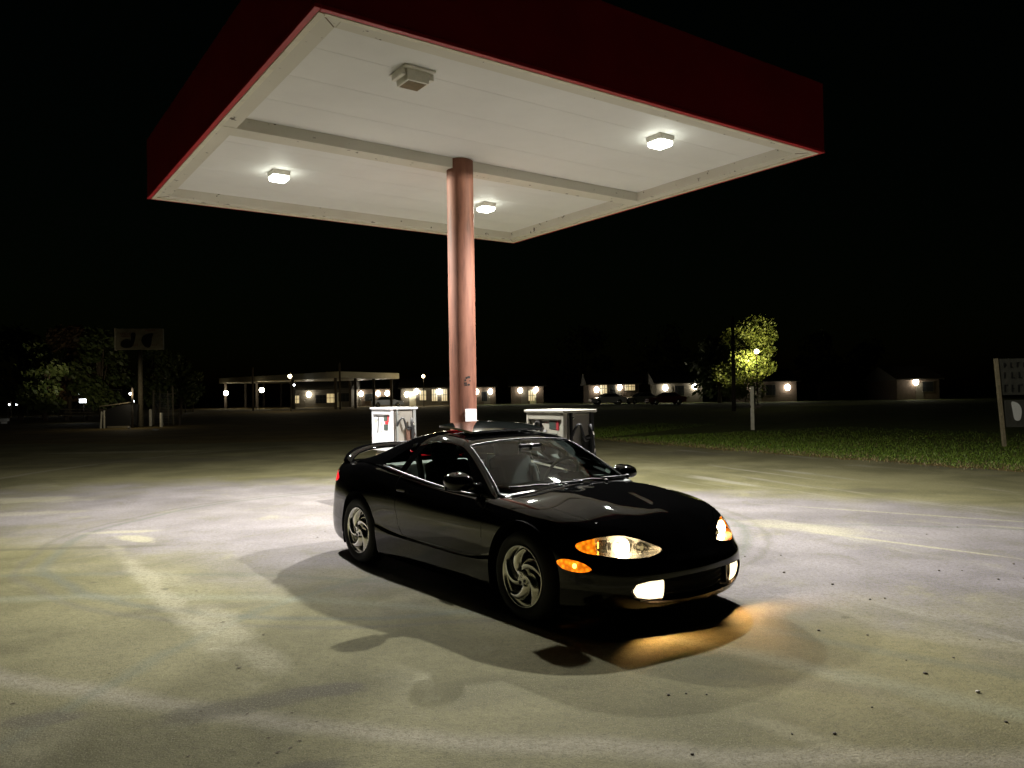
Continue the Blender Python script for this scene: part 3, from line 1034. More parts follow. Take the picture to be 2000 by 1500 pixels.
# hoop spoiler
sp = MB()
ys = np.linspace(-1, 1, 41)
vv, ff = [], []
sec = [(-.5, 0), (-.42, .35), (-.1, .5), (.3, .42), (.5, .1), (.45, -.2), (.1, -.38), (-.3, -.3)]
for q in ys:
    y = .71 * math.copysign(abs(q) ** 1.0, q)
    arch = (1 - abs(q) ** 2.8)
    z = .925 + .135 * arch ** .62
    xc = -1.905 - .10 * arch + .16 * abs(q) ** 3
    ch = .185 - .02 * arch
    th = .055
    for a, b_ in sec:
        vv.append((xc + a * -ch, y * (1 + 0.02 * b_), z + b_ * th + .03 * a))
ns = len(sec)
for i in range(len(ys) - 1):
    for k in range(ns):
        ff.append((i * ns + k, i * ns + (k + 1) % ns, (i + 1) * ns + (k + 1) % ns, (i + 1) * ns + k))
sp.add(vv, ff, True)
sp.build('spoiler', M['paint'], car)

# interior
MB().box((-.2, 0, .27), (2.4, 1.42, .03)).build('cabin_floor', M['cloth'], car)
ds = MB()
ds.prism([(.86, .835), (.66, .862), (.46, .855), (.40, .81), (.42, .70), (.60, .55), (.86, .55)], -.70, .70)
dso = ds.build('dashboard', M['dash'], car)
MB().prism([(.56, .862), (.48, .905), (.42, .885), (.42, .84), (.56, .84)], .18, .54).build('instrument_hood', M['dash'], dso)
for sg in (-1, 1):
    se = MB()
    y0 = sg * .36
    se.box((-.02, y0, .46), (.50, .48, .16), bev=.06)
    bk = Matrix.Rotation(R(-20), 4, 'Y')
    se.box((-.34, y0, .74), (.14, .47, .56), bev=.06, M4=bk)
    se.box((-.30, y0 - .20, .70), (.16, .09, .45), bev=.04, M4=bk)
    se.box((-.30, y0 + .20, .70), (.16, .09, .45), bev=.04, M4=bk)
    so = se.build('front_seat', M['cloth'], car)
    hr = MB()
    hr.box((-.475, y0, 1.075), (.10, .27, .19), bev=.045, M4=Matrix.Rotation(R(-12), 4, 'Y'))
    for q in (-.06, .06):
        hr.tube([(-.46, y0 + q, .93), (-.475, y0 + q, 1.02)], .007, 6)
    hr.build('headrest', M['cloth'], so)
rs = MB()
rs.box((-.85, 0, .50), (.45, 1.16, .16), bev=.06)
rs.box((-1.12, 0, .72), (.14, 1.16, .42), bev=.06, M4=Matrix.Rotation(R(-22), 4, 'Y'))
rs.build('rear_seat', M['leather'], car)
ct = MB()
ct.prism([(-1.20, .60), (-1.16, .90), (-1.45, .905), (-1.80, .885), (-1.85, .60)], -.60, .60)
ct.build('cargo_cover', M['leather'], car)
for sg in (-1, 1):
    ct = MB()
    ct.prism([(-.52, .40), (-.55, .925), (-.90, .955), (-1.20, .945), (-1.30, .40)], sg * .665, sg * .685)
    ct.build('rear_side_trim', M['leather'], car)
    MB().box((-.50, sg * .60, .92), (.05, .035, .50), M4=Matrix.Rotation(R(-16), 4, 'Y')).build('seat_belt', M['trim'], car)
MB().box((.12, 0, .42), (.9, .22, .26), bev=.04).build('console', M['dash'], car)
swm = MB()
swm.lathe([(.185 + .015 * math.cos(a), .015 * math.sin(a)) for a in np.linspace(0, 2 * math.pi, 10, endpoint=False)], 32, closed=True)
swm.box((0, 0, -.02), (.14, .10, .05), bev=.02).box((.09, .0, -.012), (.19, .03, .015)).box((-.09, .0, -.012), (.19, .03, .015)).box((0, -.1, -.012), (.03, .17, .015))
so = swm.build('steering_wheel', M['dash'], car)
so.matrix_local = Matrix.Translation((.33, .36, .86)) @ Vector((-.90, 0, .44)).to_track_quat('Z', 'Y').to_matrix().to_4x4()
rm = MB()
rm.box((.33, 0, 1.135), (.035, .25, .068), bev=.02)
rm.tube([(.345, 0, 1.14), (.36, 0, 1.165)], .012, 8)
rm.build('rear_view_mirror', M['trim'], car)
hd = MB()
hl_rows = [[(GG[i, j, 0], GG[i, j, 1], GG[i, j, 2] - .035) for j in range(0, 50, 7)] for i in range(0, NU) if 3.2 < U_[i] < 6.6][::6]
for s_ in (1, -1):
    vv = [(x, s_ * y, z) for r_ in hl_rows for x, y, z in r_]
    m_ = len(hl_rows[0])
    hd.add(vv, [(i * m_ + j, (i + 1) * m_ + j, (i + 1) * m_ + j + 1, i * m_ + j + 1) for i in range(len(hl_rows) - 1) for j in range(m_ - 1)], True)
hd.build('headliner', M['dash'], car)

# --- wheels
def rim_mesh():
    rm_ = MB()      # barrel and lip; local axle along -Y (outer face at y = -0.0)
    rm_.lathe([(.150, .13), (.188, .12), (.190, .03), (.196, .012), (.206, .002), (.213, -.006), (.218, -.004), (.220, .006), (.222, .02)], 64, 'Y')
    return rm_
def spoke_mesh(k):
    sp_ = MB()
    a0 = R(90 + 72 * k)
    n, vv, ff = 14, [], []
    for i in range(n):
        q = i / (n - 1)
        r_ = .050 + .152 * q
        # swept clockwise as it runs outward
        ang = a0 - R(6) - R(74) * q ** 1.15
        wdt = .033 + .034 * math.sin(math.pi * min(1, q * .95 + .05)) ** .8 + .012 * q
        cx, cz = r_ * math.cos(ang), r_ * math.sin(ang)
        dr = Vector((math.cos(ang) * .152 + r_ * math.sin(ang) * R(74) * 1.15 * max(q, .02) ** .15, 0, math.sin(ang) * .152 - r_ * math.cos(ang) * R(74) * 1.15 * max(q, .02) ** .15)).normalized()
        tn = Vector((-dr.z, 0, dr.x))
        dome = -.010 + .016 * (1 - math.sin(math.pi * q)) * (1 if q > .5 else .5)
        for w_, yy in ((-.5, .030), (-.42, .006), (-.2, -.008), (.06, -.010), (.28, .000), (.5, .026)):
            vv.append((cx + tn.x * w_ * wdt, yy + dome + .006, cz + tn.z * w_ * wdt))
    for i in range(n - 1):
        for j in range(5):
            ff.append((i * 6 + j, (i + 1) * 6 + j, (i + 1) * 6 + j + 1, i * 6 + j + 1))
    sp_.add(vv, ff, True)
    return sp_
def make_wheel(x, sg):
    w = bpy.data.objects.new('wheel', None)
    COL.objects.link(w)
    w.parent = car
    w.location = (x, sg * .848, WR)
    w.rotation_euler = (0, 0, 0 if sg < 0 else math.pi)
    ty = MB()
    ty.lathe([(.222, .012), (.232, -.004), (.262, -.016), (.288, -.010), (.304, .006), (.312, .03), (.316, .06), (.316, .15), (.312, .175), (.29, .20), (.25, .205), (.222, .19)], 72, 'Y')
    for rr_ in (.05, .08, .11, .14, .165):
        pass
    ty.build('tyre', M['rubber'], w)
    rm_ = rim_mesh()
    hub = [(.0, -.008), (.020, -.008), (.060, -.004), (.068, .006), (.070, .03)]
    rm_.lathe(hub, 40, 'Y')
    for k in range(5):
        s_ = spoke_mesh(k)
        rm_.add(s_.v, s_.f, True)
    rm_.lathe([(.018, -.010), (.022, -.012), (.026, -.009)], 24, 'Y')
    rm_.build('rim', M['alloy'], w)
    em = MB()
    for k in range(3):
        a = R(90 + 120 * k)
        d_ = Vector((math.cos(a), 0, math.sin(a)))
        t2 = Vector((-d_.z, 0, d_.x))
        q_ = [d_ * .001, d_ * .008 + t2 * .0046, d_ * .015, d_ * .008 - t2 * .0046]
        em.add([(p.x, -.0095, p.z) for p in q_] + [(p.x, -.007, p.z) for p in q_], [(0, 1, 2, 3), (7, 6, 5, 4)] + [(i, (i + 1) % 4, 4 + (i + 1) % 4, 4 + i) for i in range(4)])
    em.build('emblem', M['iron'], w)
    nut = MB()
    for k in range(5):
        a = R(90 + 72 * k + 20)
        nut.lathe([(.016, -.0045), (.014, -.006), (.010, .004), (.0, .004)], 14, 'Y', (.044 * math.cos(a), -.002, .044 * math.sin(a)))
        nut.lathe([(.0085, .0), (.0085, -.009), (.006, -.012), (.0, -.012)], 8, 'Y', (.044 * math.cos(a), .0, .044 * math.sin(a)))
    split_build(nut, 'wheel_nut', M['iron'], w)
    br = MB()
    br.lathe([(.04, .055), (.135, .055), (.137, .06), (.135, .078), (.04, .078)], 40, 'Y')
    br.lathe([(.04, .12), (.19, .12)], 40, 'Y')
    br.build('brake_disc', M['dark'], w)
for x in (FXC, RXC):
    for sg in (-1, 1):
        make_wheel(x, sg)

# ------------------------------------------------------------------ fuel canopy
CRZ = R(35.2)
CC = Vector((-0.687, 10.50, 0))
HA, HB, ZB, ZS, ZT = 3.325, 3.385, 4.575, 4.71, 5.45
can = empty('fuel_canopy', 'square white-soffited fuel canopy with deep red fascia on a single salmon column', 'canopy', CC, CRZ)
T_ = .05
for nm, c, d in (('x', (-HA + T_ / 2, 0), (T_, 2 * HB)), ('x', (HA - T_ / 2, 0), (T_, 2 * HB)), ('y', (0, -HB + T_ / 2), (2 * HA - 2 * T_, T_)), ('y', (0, HB - T_ / 2), (2 * HA - 2 * T_, T_))):
    MB().box((c[0], c[1], (ZB + .03 + ZT) / 2), (d[0], d[1], ZT - ZB - .03), bev=.006).build('fascia', M['fascia'], can)
tr = MB()
for c, d in (((-HA + .02, 0), (.052, 2 * HB + .012)), ((HA - .02, 0), (.052, 2 * HB + .012)), ((0, -HB + .02), (2 * HA - .1, .052)), ((0, HB - .02), (2 * HA - .1, .052))):
    tr.box((c[0], c[1], ZB + .012), (d[0], d[1], .034), bev=.004)
tr.build('fascia_trim', M['redtrim'], can)
# cream lip round the inside of the trim, then the flat edge beam
lip = MB()
for q in (-1, 1):
    lip.box((q * (HA - .075), 0, ZB + .004), (.055, 2 * HB - .1, .03), bev=.004)
    lip.box((0, q * (HB - .075), ZB + .004), (2 * HA - .21, .055, .03), bev=.004)
lip.build('edge_lip', M['cream'], can)
eb = MB()
BW = .16
for q in (-1, 1):
    eb.box((q * (HA - .105 - BW / 2), 0, ZB + .085), (BW, 2 * HB - .205, .15), bev=.004)
    eb.box((0, q * (HB - .105 - BW / 2), ZB + .085), (2 * HA - .215 - 2 * BW, BW, .15), bev=.004)

# stained beam paint
def beam_paint():
    m, t, b = new_mat('beam_white_with_rust')
    tc = t.nodes.new('ShaderNodeTexCoord')
    n = t.nodes.new('ShaderNodeTexNoise')
    n.inputs['Scale'].default_value = 9
    n.inputs['Detail'].default_value = 5
    r = t.nodes.new('ShaderNodeMapRange')
    r.inputs[1].default_value, r.inputs[2].default_value = .655, .70
    n2 = t.nodes.new('ShaderNodeTexNoise')
    n2.inputs['Scale'].default_value = 2.0
    n2.inputs['Detail'].default_value = 6
    mp = t.nodes.new('ShaderNodeMix')
    mp.data_type = 'RGBA'
    mp.inputs[6].default_value = (.70, .68, .60, 1)
    mp.inputs[7].default_value = (.58, .56, .47, 1)
    mx = t.nodes.new('ShaderNodeMix')
    mx.data_type = 'RGBA'
    mx.inputs[7].default_value = (.10, .085, .06, 1)
    t.links.new(tc.outputs['Object'], n.inputs[0])
    t.links.new(tc.outputs['Object'], n2.inputs[0])
    t.links.new(n.outputs[0], r.inputs[0])
    t.links.new(n2.outputs[0], mp.inputs[0])
    t.links.new(r.outputs[0], mx.inputs[0])
    t.links.new(mp.outputs[2], mx.inputs[6])
    t.links.new(mx.outputs[2], b.inputs['Base Color'])
    b.inputs['Roughness'].default_value = .55
    return m
M['beam'] = beam_paint()
eb.build('edge_beam', M['beam'], can)
BY = -.20
MB().box((0, BY, ZB + .078), (2 * HA - .215, .26, .15), bev=.004).build('centre_beam', M['beam'], can)
# soffit sheets with fine seams
for y0, y1 in ((-HB + .105 + BW, BY - .13), (BY + .13, HB - .105 - BW)):
    n = 4 if y0 < -1 else 5
    sh_ = MB()
    wy = (y1 - y0) / n
    for k in range(n):
        sh_.box((0, y0 + wy * (k + .5), ZS + .012), (2 * HA - .215 - 2 * BW, wy - .004, .02))
    sh_.build('soffit', M['soffit'], can)
mt_ = MB()
for q in (-1, 1):
    for w in (-1, 1):
        p0 = Vector((q * (HA - .11), w * (HB - .11), ZB + .008))
        mt_.box(tuple(p0 - Vector((q * .07, w * .07, 0))), (.20, .008, .006), rz=math.atan2(w, q))
split_build(mt_, 'mitre_joint', M['lampoff'], can)
MB().box((0, 0, ZT - .12), (2 * HA - .12, 2 * HB - .12, .04)).build('roof_deck', M['galv'], can)
MB().box((0, 0, ZS + .06), (2 * HA - .14, 2 * HB - .14, .03)).build('ceiling_deck', M['dark'], can)
colc = Matrix.Rotation(-CRZ, 4, 'Z') @ (Vector((-0.651, 10.22, 0)) - CC)
cm = MB()
cm.lathe([(.177, 0.1), (.177, ZS - .004)], 64, 'Z', (colc.x, colc.y, 0))
co = cm.build('column', M['salmon'], can)
cm = MB()
cm.lathe([(.26, .13), (.26, .15), (.20, .155), (.179, .20)], 40, 'Z', (colc.x, colc.y, 0))
cm.build('column_base', M['salmon'], co)
# conduit strap and scuff marks on the column
sc = MB()
random.seed(3)
for k in range(9):
    a = R(-90 - 35.2 + random.uniform(5, 40))
    z = 1.78 + random.uniform(-.06, .06)
    sc.box((colc.x + .1775 * math.cos(a), colc.y + .1775 * math.sin(a), z), (.002, random.uniform(.01, .04), random.uniform(.008, .03)), rz=a)
split_build(sc, 'paint_chip', M['marker'], co)
# grey seams in weld rings
for z in (3.05, 2.5):
    cm = MB()
    cm.lathe([(.1772, z - .006), (.1785, z), (.1772, z + .006)], 48, 'Z', (colc.x, colc.y, 0))
    cm.build('weld_seam', M['salmon'], co)

# ceiling lamps: drop housing, lens
def canopy_lamp(a, b, lit, label, k=1.0, k2=1.0):
    p = CC + Matrix.Rotation(CRZ, 4, 'Z') @ Vector((a, b, 0))
    lo = empty('canopy_light', label, 'ceiling light', (p.x, p.y, ZS), CRZ, 'ceiling lights under the canopy')
    pw = .34 if lit else .46
    MB().box((0, 0, -.012), (pw, pw, .02), bev=.004).build('mounting_plate', M['lampbody'], lo)
    hb = MB()
    s0, s1, zb = .17, .155, (-.15 if not lit else -.085)
    v = [(q * s0, w * s0, -.02) for q, w in ((-1, -1), (1, -1), (1, 1), (-1, 1))] + [(q * s1, w * s1, zb) for q, w in ((-1, -1), (1, -1), (1, 1), (-1, 1))]
    hb.add(v, [(0, 1, 5, 4), (1, 2, 6, 5), (2, 3, 7, 6), (3, 0, 4, 7)])
    i1 = .135
    v2 = [(q * s1, w * s1, zb) for q, w in ((-1, -1), (1, -1), (1, 1), (-1, 1))] + [(q * i1, w * i1, zb - .005) for q, w in ((-1, -1), (1, -1), (1, 1), (-1, 1))]
    hb.add(v2, [(0, 1, 5, 4), (1, 2, 6, 5), (2, 3, 7, 6), (3, 0, 4, 7)])
    if not lit:
        hb.box((.21, 0, -.06), (.06, .30, .08), bev=.01).box((-.21, 0, -.06), (.06, .30, .08), bev=.01)
    hb.build('housing', M['lampbody'], lo)
    ln = MB()
    ln.box((0, 0, -.152 if not lit else -.105), (.27, .27, .012) if not lit else (.32, .32, .11), bev=.004 if not lit else .045)
    ln.build('lens', M['lamplit'] if lit else M['lampoff'], lo)
    for ch in lo.children:
        ch.scale = (.72, .72, .80)
    if lit:
        light('lamp_glow', 'SPOT', LAMP_W * k, (1.0, .985, .975), (0, 0, -.18), lo, spot_size=R(156), spot_blend=.55, shadow_soft_size=.06)
        light('lamp_spill', 'SPOT', LAMP_W * k2 * .50, (1.0, .95, .80), (0, 0, -.18), lo, spot_size=R(180), spot_blend=.05, shadow_soft_size=.06)
    return lo
canopy_lamp(-1.986, 1.486, True, 'lit ceiling light under the canopy, left of the salmon column', 1.0, 1.15)
canopy_lamp(1.42, 1.48, True, 'lit ceiling light under the canopy, just right of the column at the far corner', 1.05, 2.0)
canopy_lamp(1.42, -2.40, True, 'lit ceiling light near the canopy right corner, brightest of the three lit ones', 1.3, .6)
canopy_lamp(-1.98, -2.42, False, 'unlit ceiling light with brown lens in the nearest canopy bay')

# ------------------------------------------------------------------ pump island and pumps
isl = MB()
isl.box((0, 0, .062), (1.15, 6.0, .13), bev=.03)
io = isl.build('pump_island', M['concrete'])
io.location = (-0.651, 10.22, 0)
io.rotation_euler = (0, 0, CRZ)
tag(io, 'low concrete kerb island carrying the column and both fuel pumps', 'island')
nb = MB()
nb.box((-0, -.186, 1.27), (.165, .022, .28), bev=.004)
no = nb.build('notice_board', M['white'])
no.location = (-0.651, 10.22, 0)
no.rotation_euler = (0, 0, CRZ)
tag(no, 'blank white notice box fixed low on the salmon column', 'notice board')

def pump(loc, label, face, dig):
    p = empty('fuel_pump', label, 'fuel pump', (loc[0], loc[1], .13), CRZ, 'fuel pumps on the island')
    X, Y, T = .21, .33, 1.285            # half depth, half width, height over island
    top = MB()
    top.box((0, 0, T - .012), (2 * X + .05, 2 * Y + .05, .028), bev=.006)
    top.build('top_cap', face, p)
    cb = MB()
    cb.box((.03, 0, .62), (2 * X - .08, 2 * Y - .03, 1.24), bev=.008)
    cb.build('cabinet', M['steel'], p)
    # head facing the lane on the -X side: frame, header strip and sloped recess
    hd = MB()
    hd.box((-X + .02, -Y + .018, .96), (.05, .036, .66), bev=.004)
    hd.box((-X + .02, Y - .018, .96), (.05, .036, .66), bev=.004)
    hd.box((-X + .02, 0, 1.221), (.05, 2 * Y - .074, .074), bev=.004)
    hd.box((-X + .02, 0, .642), (.05, 2 * Y - .074, .024), bev=.004)
    hd.build('head_frame', face, p)
    pn = MB()
    yy = Y - .038
    pn.add([(-X + .022, -yy, 1.184), (-X + .022, yy, 1.184), (-X + .006, yy, .655), (-X + .006, -yy, .655)], [(0, 1, 2, 3)])
    pno = pn.build('display_panel', face, p)
    def on(y, z):
        return (-X + .006 + .016 * (z - .655) / .511 - .004, y, z)
    dm = MB()
    for (y, z, w, h) in ((-.12, 1.125, .12, .085), (-.13, .99, .13, .085)):
        dm.box(on(y, z), (.008, w, h), bev=.002)
    split_build(dm, 'display', M['lcd'], pno)
    rd = MB()
    rd.box(on(-.20, 1.12), (.006, .045, .10), bev=.002)
    if dig == '1':
        rd.box(on(-.155, 1.06), (.006, .10, .05), bev=.002)
    split_build(rd, 'red_label', M['reddec'], pno)
    dg = MB()
    if dig == '2':
        c = on(.14, 1.10)
        pts = [(c[0] - .004, .19, 1.075)] + [(c[0] - .004, .14 + .050 * math.cos(R(a)), 1.11 + .046 * math.sin(R(a))) for a in range(0, 181, 20)] + [(c[0] - .002, .092, 1.075), (c[0], .108, 1.015), (c[0] + .002, .14, .955)]
        dg.tube(pts, .014, 8)
        dg.box(on(.13, .94), (.006, .11, .02))
    else:
        dg.tube([on(.13, 1.14), on(.135, 1.06), on(.15, .90)], .007, 6)
        dg.tube([on(.13, 1.14), on(.16, 1.09)], .005, 6)
    dg.build('pump_number', M['marker'], pno)
    st = MB()
    for k, (y, z, w, h) in enumerate(((.23, 1.11, .07, .012), (.23, 1.08, .08, .05), (.02, 1.04, .05, .06), (.02, .93, .05, .012), (.10, .72, .25, .03))):
        st.box(on(y, z), (.004, w, h))
    split_build(st, 'sticker', M['pumpcream'] if dig == '1' else M['white'], pno)
    # lower door under the head
    MB().box((-X + .055, 0, .30), (.05, 2 * Y - .10, .56), bev=.006).build('lower_door', M['tan'], p)
    ls = MB()
    random.seed(11 if dig == '1' else 12)
    if dig == '1':
        for k in range(7):
            y = .17 - k * .045 - (.03 if k > 2 else 0)
            ls.tube([(-X + .029, y + random.uniform(-.01, .01), .46 + random.uniform(0, .05)), (-X + .029, y - .012, .44), (-X + .029, y - .03, .455 + random.uniform(-.01, .03))], .0055, 5)
        split_build(ls, 'handwriting', M['marker'], p)
    else:
        ls.box((-X + .02, 0, .60), (.03, 2 * Y - .06, .02))
        ls.box((-X + .02, 0, .50), (.03, 2 * Y - .06, .012))
        split_build(ls, 'door_trim', M['white'], p)
    # nozzle side on -Y: trim posts, boot, nozzle and hose
    pt = MB()
    pt.box((X - .025, -Y + .006, .65), (.05, .022, 1.28), bev=.004)
    pt.box((-X + .105, -Y + .004, .65), (.03, .022, 1.28), bev=.004)
    pt.build('corner_post', M['galv'] if dig == '1' else M['black'], p)
    sd = -Y + .003
    nz = bpy.data.objects.new('nozzle', None)
    COL.objects.link(nz)
    nz.parent = p
    bt = MB()
    bt.box((.085, sd - .025, .83), (.11, .05, .34), bev=.02)
    bt.build('nozzle_boot', M['black'] if dig == '2' else mat('boot_brown', (.16, .085, .06), .5), nz)
    hn = MB()
    hn.tube([(.10, sd - .07, 1.13), (.10, sd - .075, 1.05), (.115, sd - .075, .98), (.12, sd - .07, .86), (.115, sd - .07, .70)], [.018, .024, .028, .030, .024], 10)
    hn.tube([(.02, sd - .05, .985), (.06, sd - .07, .995), (.11, sd - .075, 1.0), (.155, sd - .07, 1.005)], [.012, .018, .018, .010], 8)
    hn.build('handle', M['black'], nz)
    hs = MB()
    hs.tube([(-.12, sd - .03, 1.01), (-.10, sd - .05, 1.08), (-.065, sd - .06, 1.13), (-.03, sd - .06, 1.13), (-.01, sd - .06, 1.08), (.015, sd - .06, .99), (.045, sd - .06, .955), (.09, sd - .07, .97)], .015, 10)
    hs.tube([(.135, sd - .07, .96), (.16, sd - .07, .80), (.155, sd - .07, .50), (.13, sd - .08, .20), (.10, sd - .07, .05)], .016, 10)
    split_build(hs, 'hose', M['hose'], nz)
    sp_ = MB()
    sp_.tube([(.105, sd - .078, 1.10), (.135, sd - .085, 1.02)], [.010, .012], 8)
    sp_.tube([(.125, sd - .085, .93), (.15, sd - .08, .87), (.13, sd - .08, .80)], [.008, .012, .010], 8)
    split_build(sp_, 'spout', M['chrome'], nz)
    lk = MB()
    lk.lathe([(0, -.004), (.012, -.004), (.012, .004)], 14, 'Y', (-.075, -Y + .004, 1.20))
    lk.build('lock', M['chrome'], p)
    return p
pump((-1.838, 11.90), 'fuel pump with brightly lit white display marked 1, behind the car tail', M['pumpwhite'], '1')
pump((0.524, 8.553), 'fuel pump with cream face and large dark number 2, behind the windscreen', M['pumpcream'], '2')

# ------------------------------------------------------------------ ground sheets
def sheet(name, poly, z, m, step=None):
    me = bpy.data.meshes.new(name)
    me.from_pydata([(x, y, z) for x, y in poly], [], [tuple(range(len(poly)))])
    me.materials.append(m)
    o = bpy.data.objects.new(name, me)
    COL.objects.link(o)
    return struct(o)
sheet('ground', [(-700, -60), (700, -60), (700, 1200), (-700, 1200)], 0.0 - .008, M['dirt'])
random.seed(5)
def jag(pts, amp, step):
    out = []
    for a, b in zip(pts[:-1], pts[1:]):
        a, b = Vector(a), Vector(b)
        n = max(1, int((b - a).length / step))
        for k in range(n):
            p = a.lerp(b, k / n)
            d = (b - a).normalized()
            out.append(p + Vector((-d.y, d.x)) * random.gauss(0, amp))
    return [(p.x, p.y) for p in out]
LOT_EDGE = [(26.0, -8), (16.5, 7.0), (9.6, 14.0), (7.9, 16.7), (5.6, 20.6), (2.7, 26.2), (-.5, 28.5), (-5.5, 27.6), (-11.8, 27.4), (-19.5, 29.0), (-40, 31)]
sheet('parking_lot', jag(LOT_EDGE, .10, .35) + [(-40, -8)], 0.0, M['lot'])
sheet('turf', jag([(26.3, -8), (16.8, 7.1), (9.9, 14.2), (8.2, 16.9), (5.9, 20.8), (3.0, 26.4), (1.5, 30), (-6, 70), (-6, 75)], .12, .5)[:-1] + [(-6, 160), (200, 160), (200, -8)], -.004, M['turf'])

# grass tufts on the verge: one uncountable mass
random.seed(21)
gv, gf, sv, sf = [], [], [], []
EDGE = [Vector(p) for p in LOT_EDGE[1:7]]
seglen = [(EDGE[i + 1] - EDGE[i]).length for i in range(len(EDGE) - 1)]
def verge_point(depth):
    r = random.uniform(0, sum(seglen))
    i = 0
    while r > seglen[i]:
        r -= seglen[i]
        i += 1
    a, b = EDGE[i], EDGE[i + 1]
    d = (b - a).normalized()
    nrm = Vector((d.y, -d.x))
    if nrm.x < 0:
        nrm = -nrm
    return a + d * r + nrm * depth
for k in range(52000):
    dp = abs(random.gauss(0, 4.5)) * .9 + .05 if random.random() < .8 else random.uniform(0, 12)
    p = verge_point(dp + random.gauss(0, .18))
    h = random.uniform(.02, .055) * (1.7 if random.random() < .05 else 1)
    a = random.uniform(0, 6.28)
    w = random.uniform(.006, .014)
    lx, ly = random.gauss(0, .03), random.gauss(0, .03)
    dry = random.random() < max(.05, .9 - dp * .55)
    V_, F_ = (sv, sf) if dry else (gv, gf)
    n = len(V_)
    V_ += [(p.x - w * math.cos(a), p.y - w * math.sin(a), -.004), (p.x + w * math.cos(a), p.y + w * math.sin(a), -.004), (p.x + lx, p.y + ly, h)]
    F_.append((n, n + 1, n + 2))
for nm, V_, F_, m in (('grass', gv, gf, M['grass']), ('dry_grass', sv, sf, M['straw'])):
    me = bpy.data.meshes.new(nm)
    me.from_pydata(V_, [], F_)
    me.materials.append(m)
    o = bpy.data.objects.new(nm, me)
    COL.objects.link(o)
    o['label'] = 'short green grass on the verge beyond the lot' if nm == 'grass' else 'dry straw-coloured grass along the lot edge'
    o['category'] = 'grass'
    struct(o, 'stuff')

# ------------------------------------------------------------------ pebbles and dead leaves lying on the lot
random.seed(9)
def pebble_mesh(seed, sub=2):
    rnd = random.Random(seed)
    bm = bmesh.new()
    bmesh.ops.create_icosphere(bm, subdivisions=sub, radius=1)
    for v in bm.verts:
        v.co *= 1 + rnd.uniform(-.18, .18)
        v.co.z *= .62
    me = bpy.data.meshes.new('pebble')
    bm.to_mesh(me)
    bm.free()
    me.materials.append(M['stone'])
    for p in me.polygons:
        p.use_smooth = True
    return me
PB = [pebble_mesh(i) for i in range(4)]
for k, (px, py, s) in enumerate([(1430, 1135, 5), (1531, 1119, 5), (1626, 1142, 5), (1699, 1171, 4), (1728, 1169, 4), (1834, 1115, 4), (1599, 1232, 5), (1694, 1241, 4), (1807, 1316, 7), (1630, 1434, 7),
                                 (1965, 1411, 6), (1306, 1358, 5), (1340, 1355, 4), (1380, 1357, 4), (1352, 1474, 6), (1547, 1434, 4), (1862, 1285, 4), (1950, 1132, 4), (1879, 1115, 3), (1455, 1087, 3),
                                 (1525, 1085, 3), (1810, 1044, 3), (1870, 1030, 3), (1980, 1102, 4), (2000, 1130, 4), (1703, 1382, 4), (1770, 1290, 3), (1913, 1250, 3)]):
    p = ground_at(px, py)
    o = bpy.data.objects.new('pebble', PB[k % 4])
    COL.objects.link(o)
    r = s * .5 * p.y / FPX * 1.15
    o.location = (p.x, p.y, r * .35)
    o.scale = (r, r, r)
    o.rotation_euler = (0, 0, k * 1.3)
    tag(o, 'small dark pebble scattered over the lot in front and right of the car', 'pebble', 'dark pebbles on the lot')
p = ground_at(1910, 1353)
po = bpy.data.objects.new('pebble', pebble_mesh(99))
COL.objects.link(po)
po.data.materials[0] = M['palestone']
po.location, po.scale = (p.x, p.y, .006), (.012, .010, .011)
tag(po, 'single pale pebble in the right foreground', 'pebble')
def leaf_mesh(seed):
    rnd = random.Random(seed)
    n = 9
    v, f = [], []
    for i in range(n):
        q = i / (n - 1)
        w = math.sin(math.pi * q) ** .8 * .38 * (1 + .2 * math.sin(q * 17 + seed))
        for s_ in (-1, 0, 1):
            v.append((q * 2 - 1, s_ * w, .18 * abs(s_) * w * 2 + .22 * (q - .5) ** 2 + .03 * rnd.random()))
    for i in range(n - 1):
        for j in range(2):
            f.append((i * 3 + j, (i + 1) * 3 + j, (i + 1) * 3 + j + 1, i * 3 + j + 1))
    me = bpy.data.meshes.new('dead_leaf')
    me.from_pydata(v, [], f)
    me.materials.append(M['leafdead'])
    return me
LF = [leaf_mesh(i) for i in range(3)]
for k, (px, py, s) in enumerate([(435, 1216, 9), (515, 1240, 8), (462, 1300, 7), (467, 1305, 10), (383, 1155, 6), (308, 1181, 6), (357, 1097, 5), (25, 1375, 9), (392, 1390, 7), (483, 1395, 8), (524, 1442, 8),
                                 (543, 1470, 10), (567, 1462, 9), (570, 1393, 7), (368, 1478, 8), (488, 1210, 5), (620, 1050, 5), (411, 1071, 4), (235, 1128, 4), (213, 1316, 6), (632, 1119, 5), (660, 1300, 6),
                                 (585, 1448, 9), (618, 1410, 6), (505, 1490, 7), (635, 1038, 4), (1735, 1003, 5), (1850, 1100, 5)]):
    p = ground_at(px, py)
    o = bpy.data.objects.new('dead_leaf', LF[k % 3])
    COL.objects.link(o)
    r = s * .5 * p.y / FPX * 1.2
    o.location = (p.x, p.y, r * .12)
    o.scale = (r, r, r)
    o.rotation_euler = (0, 0, R(25 + 40 * math.sin(k * 2.3)))
    tag(o, 'small dark dead leaf lying on the lot left of the car' if px < 1000 else 'dark dead leaf on the pale lane far right of the car', 'leaf', 'dead leaves on the lot' if px < 1000 else 'dead leaves right of the car')

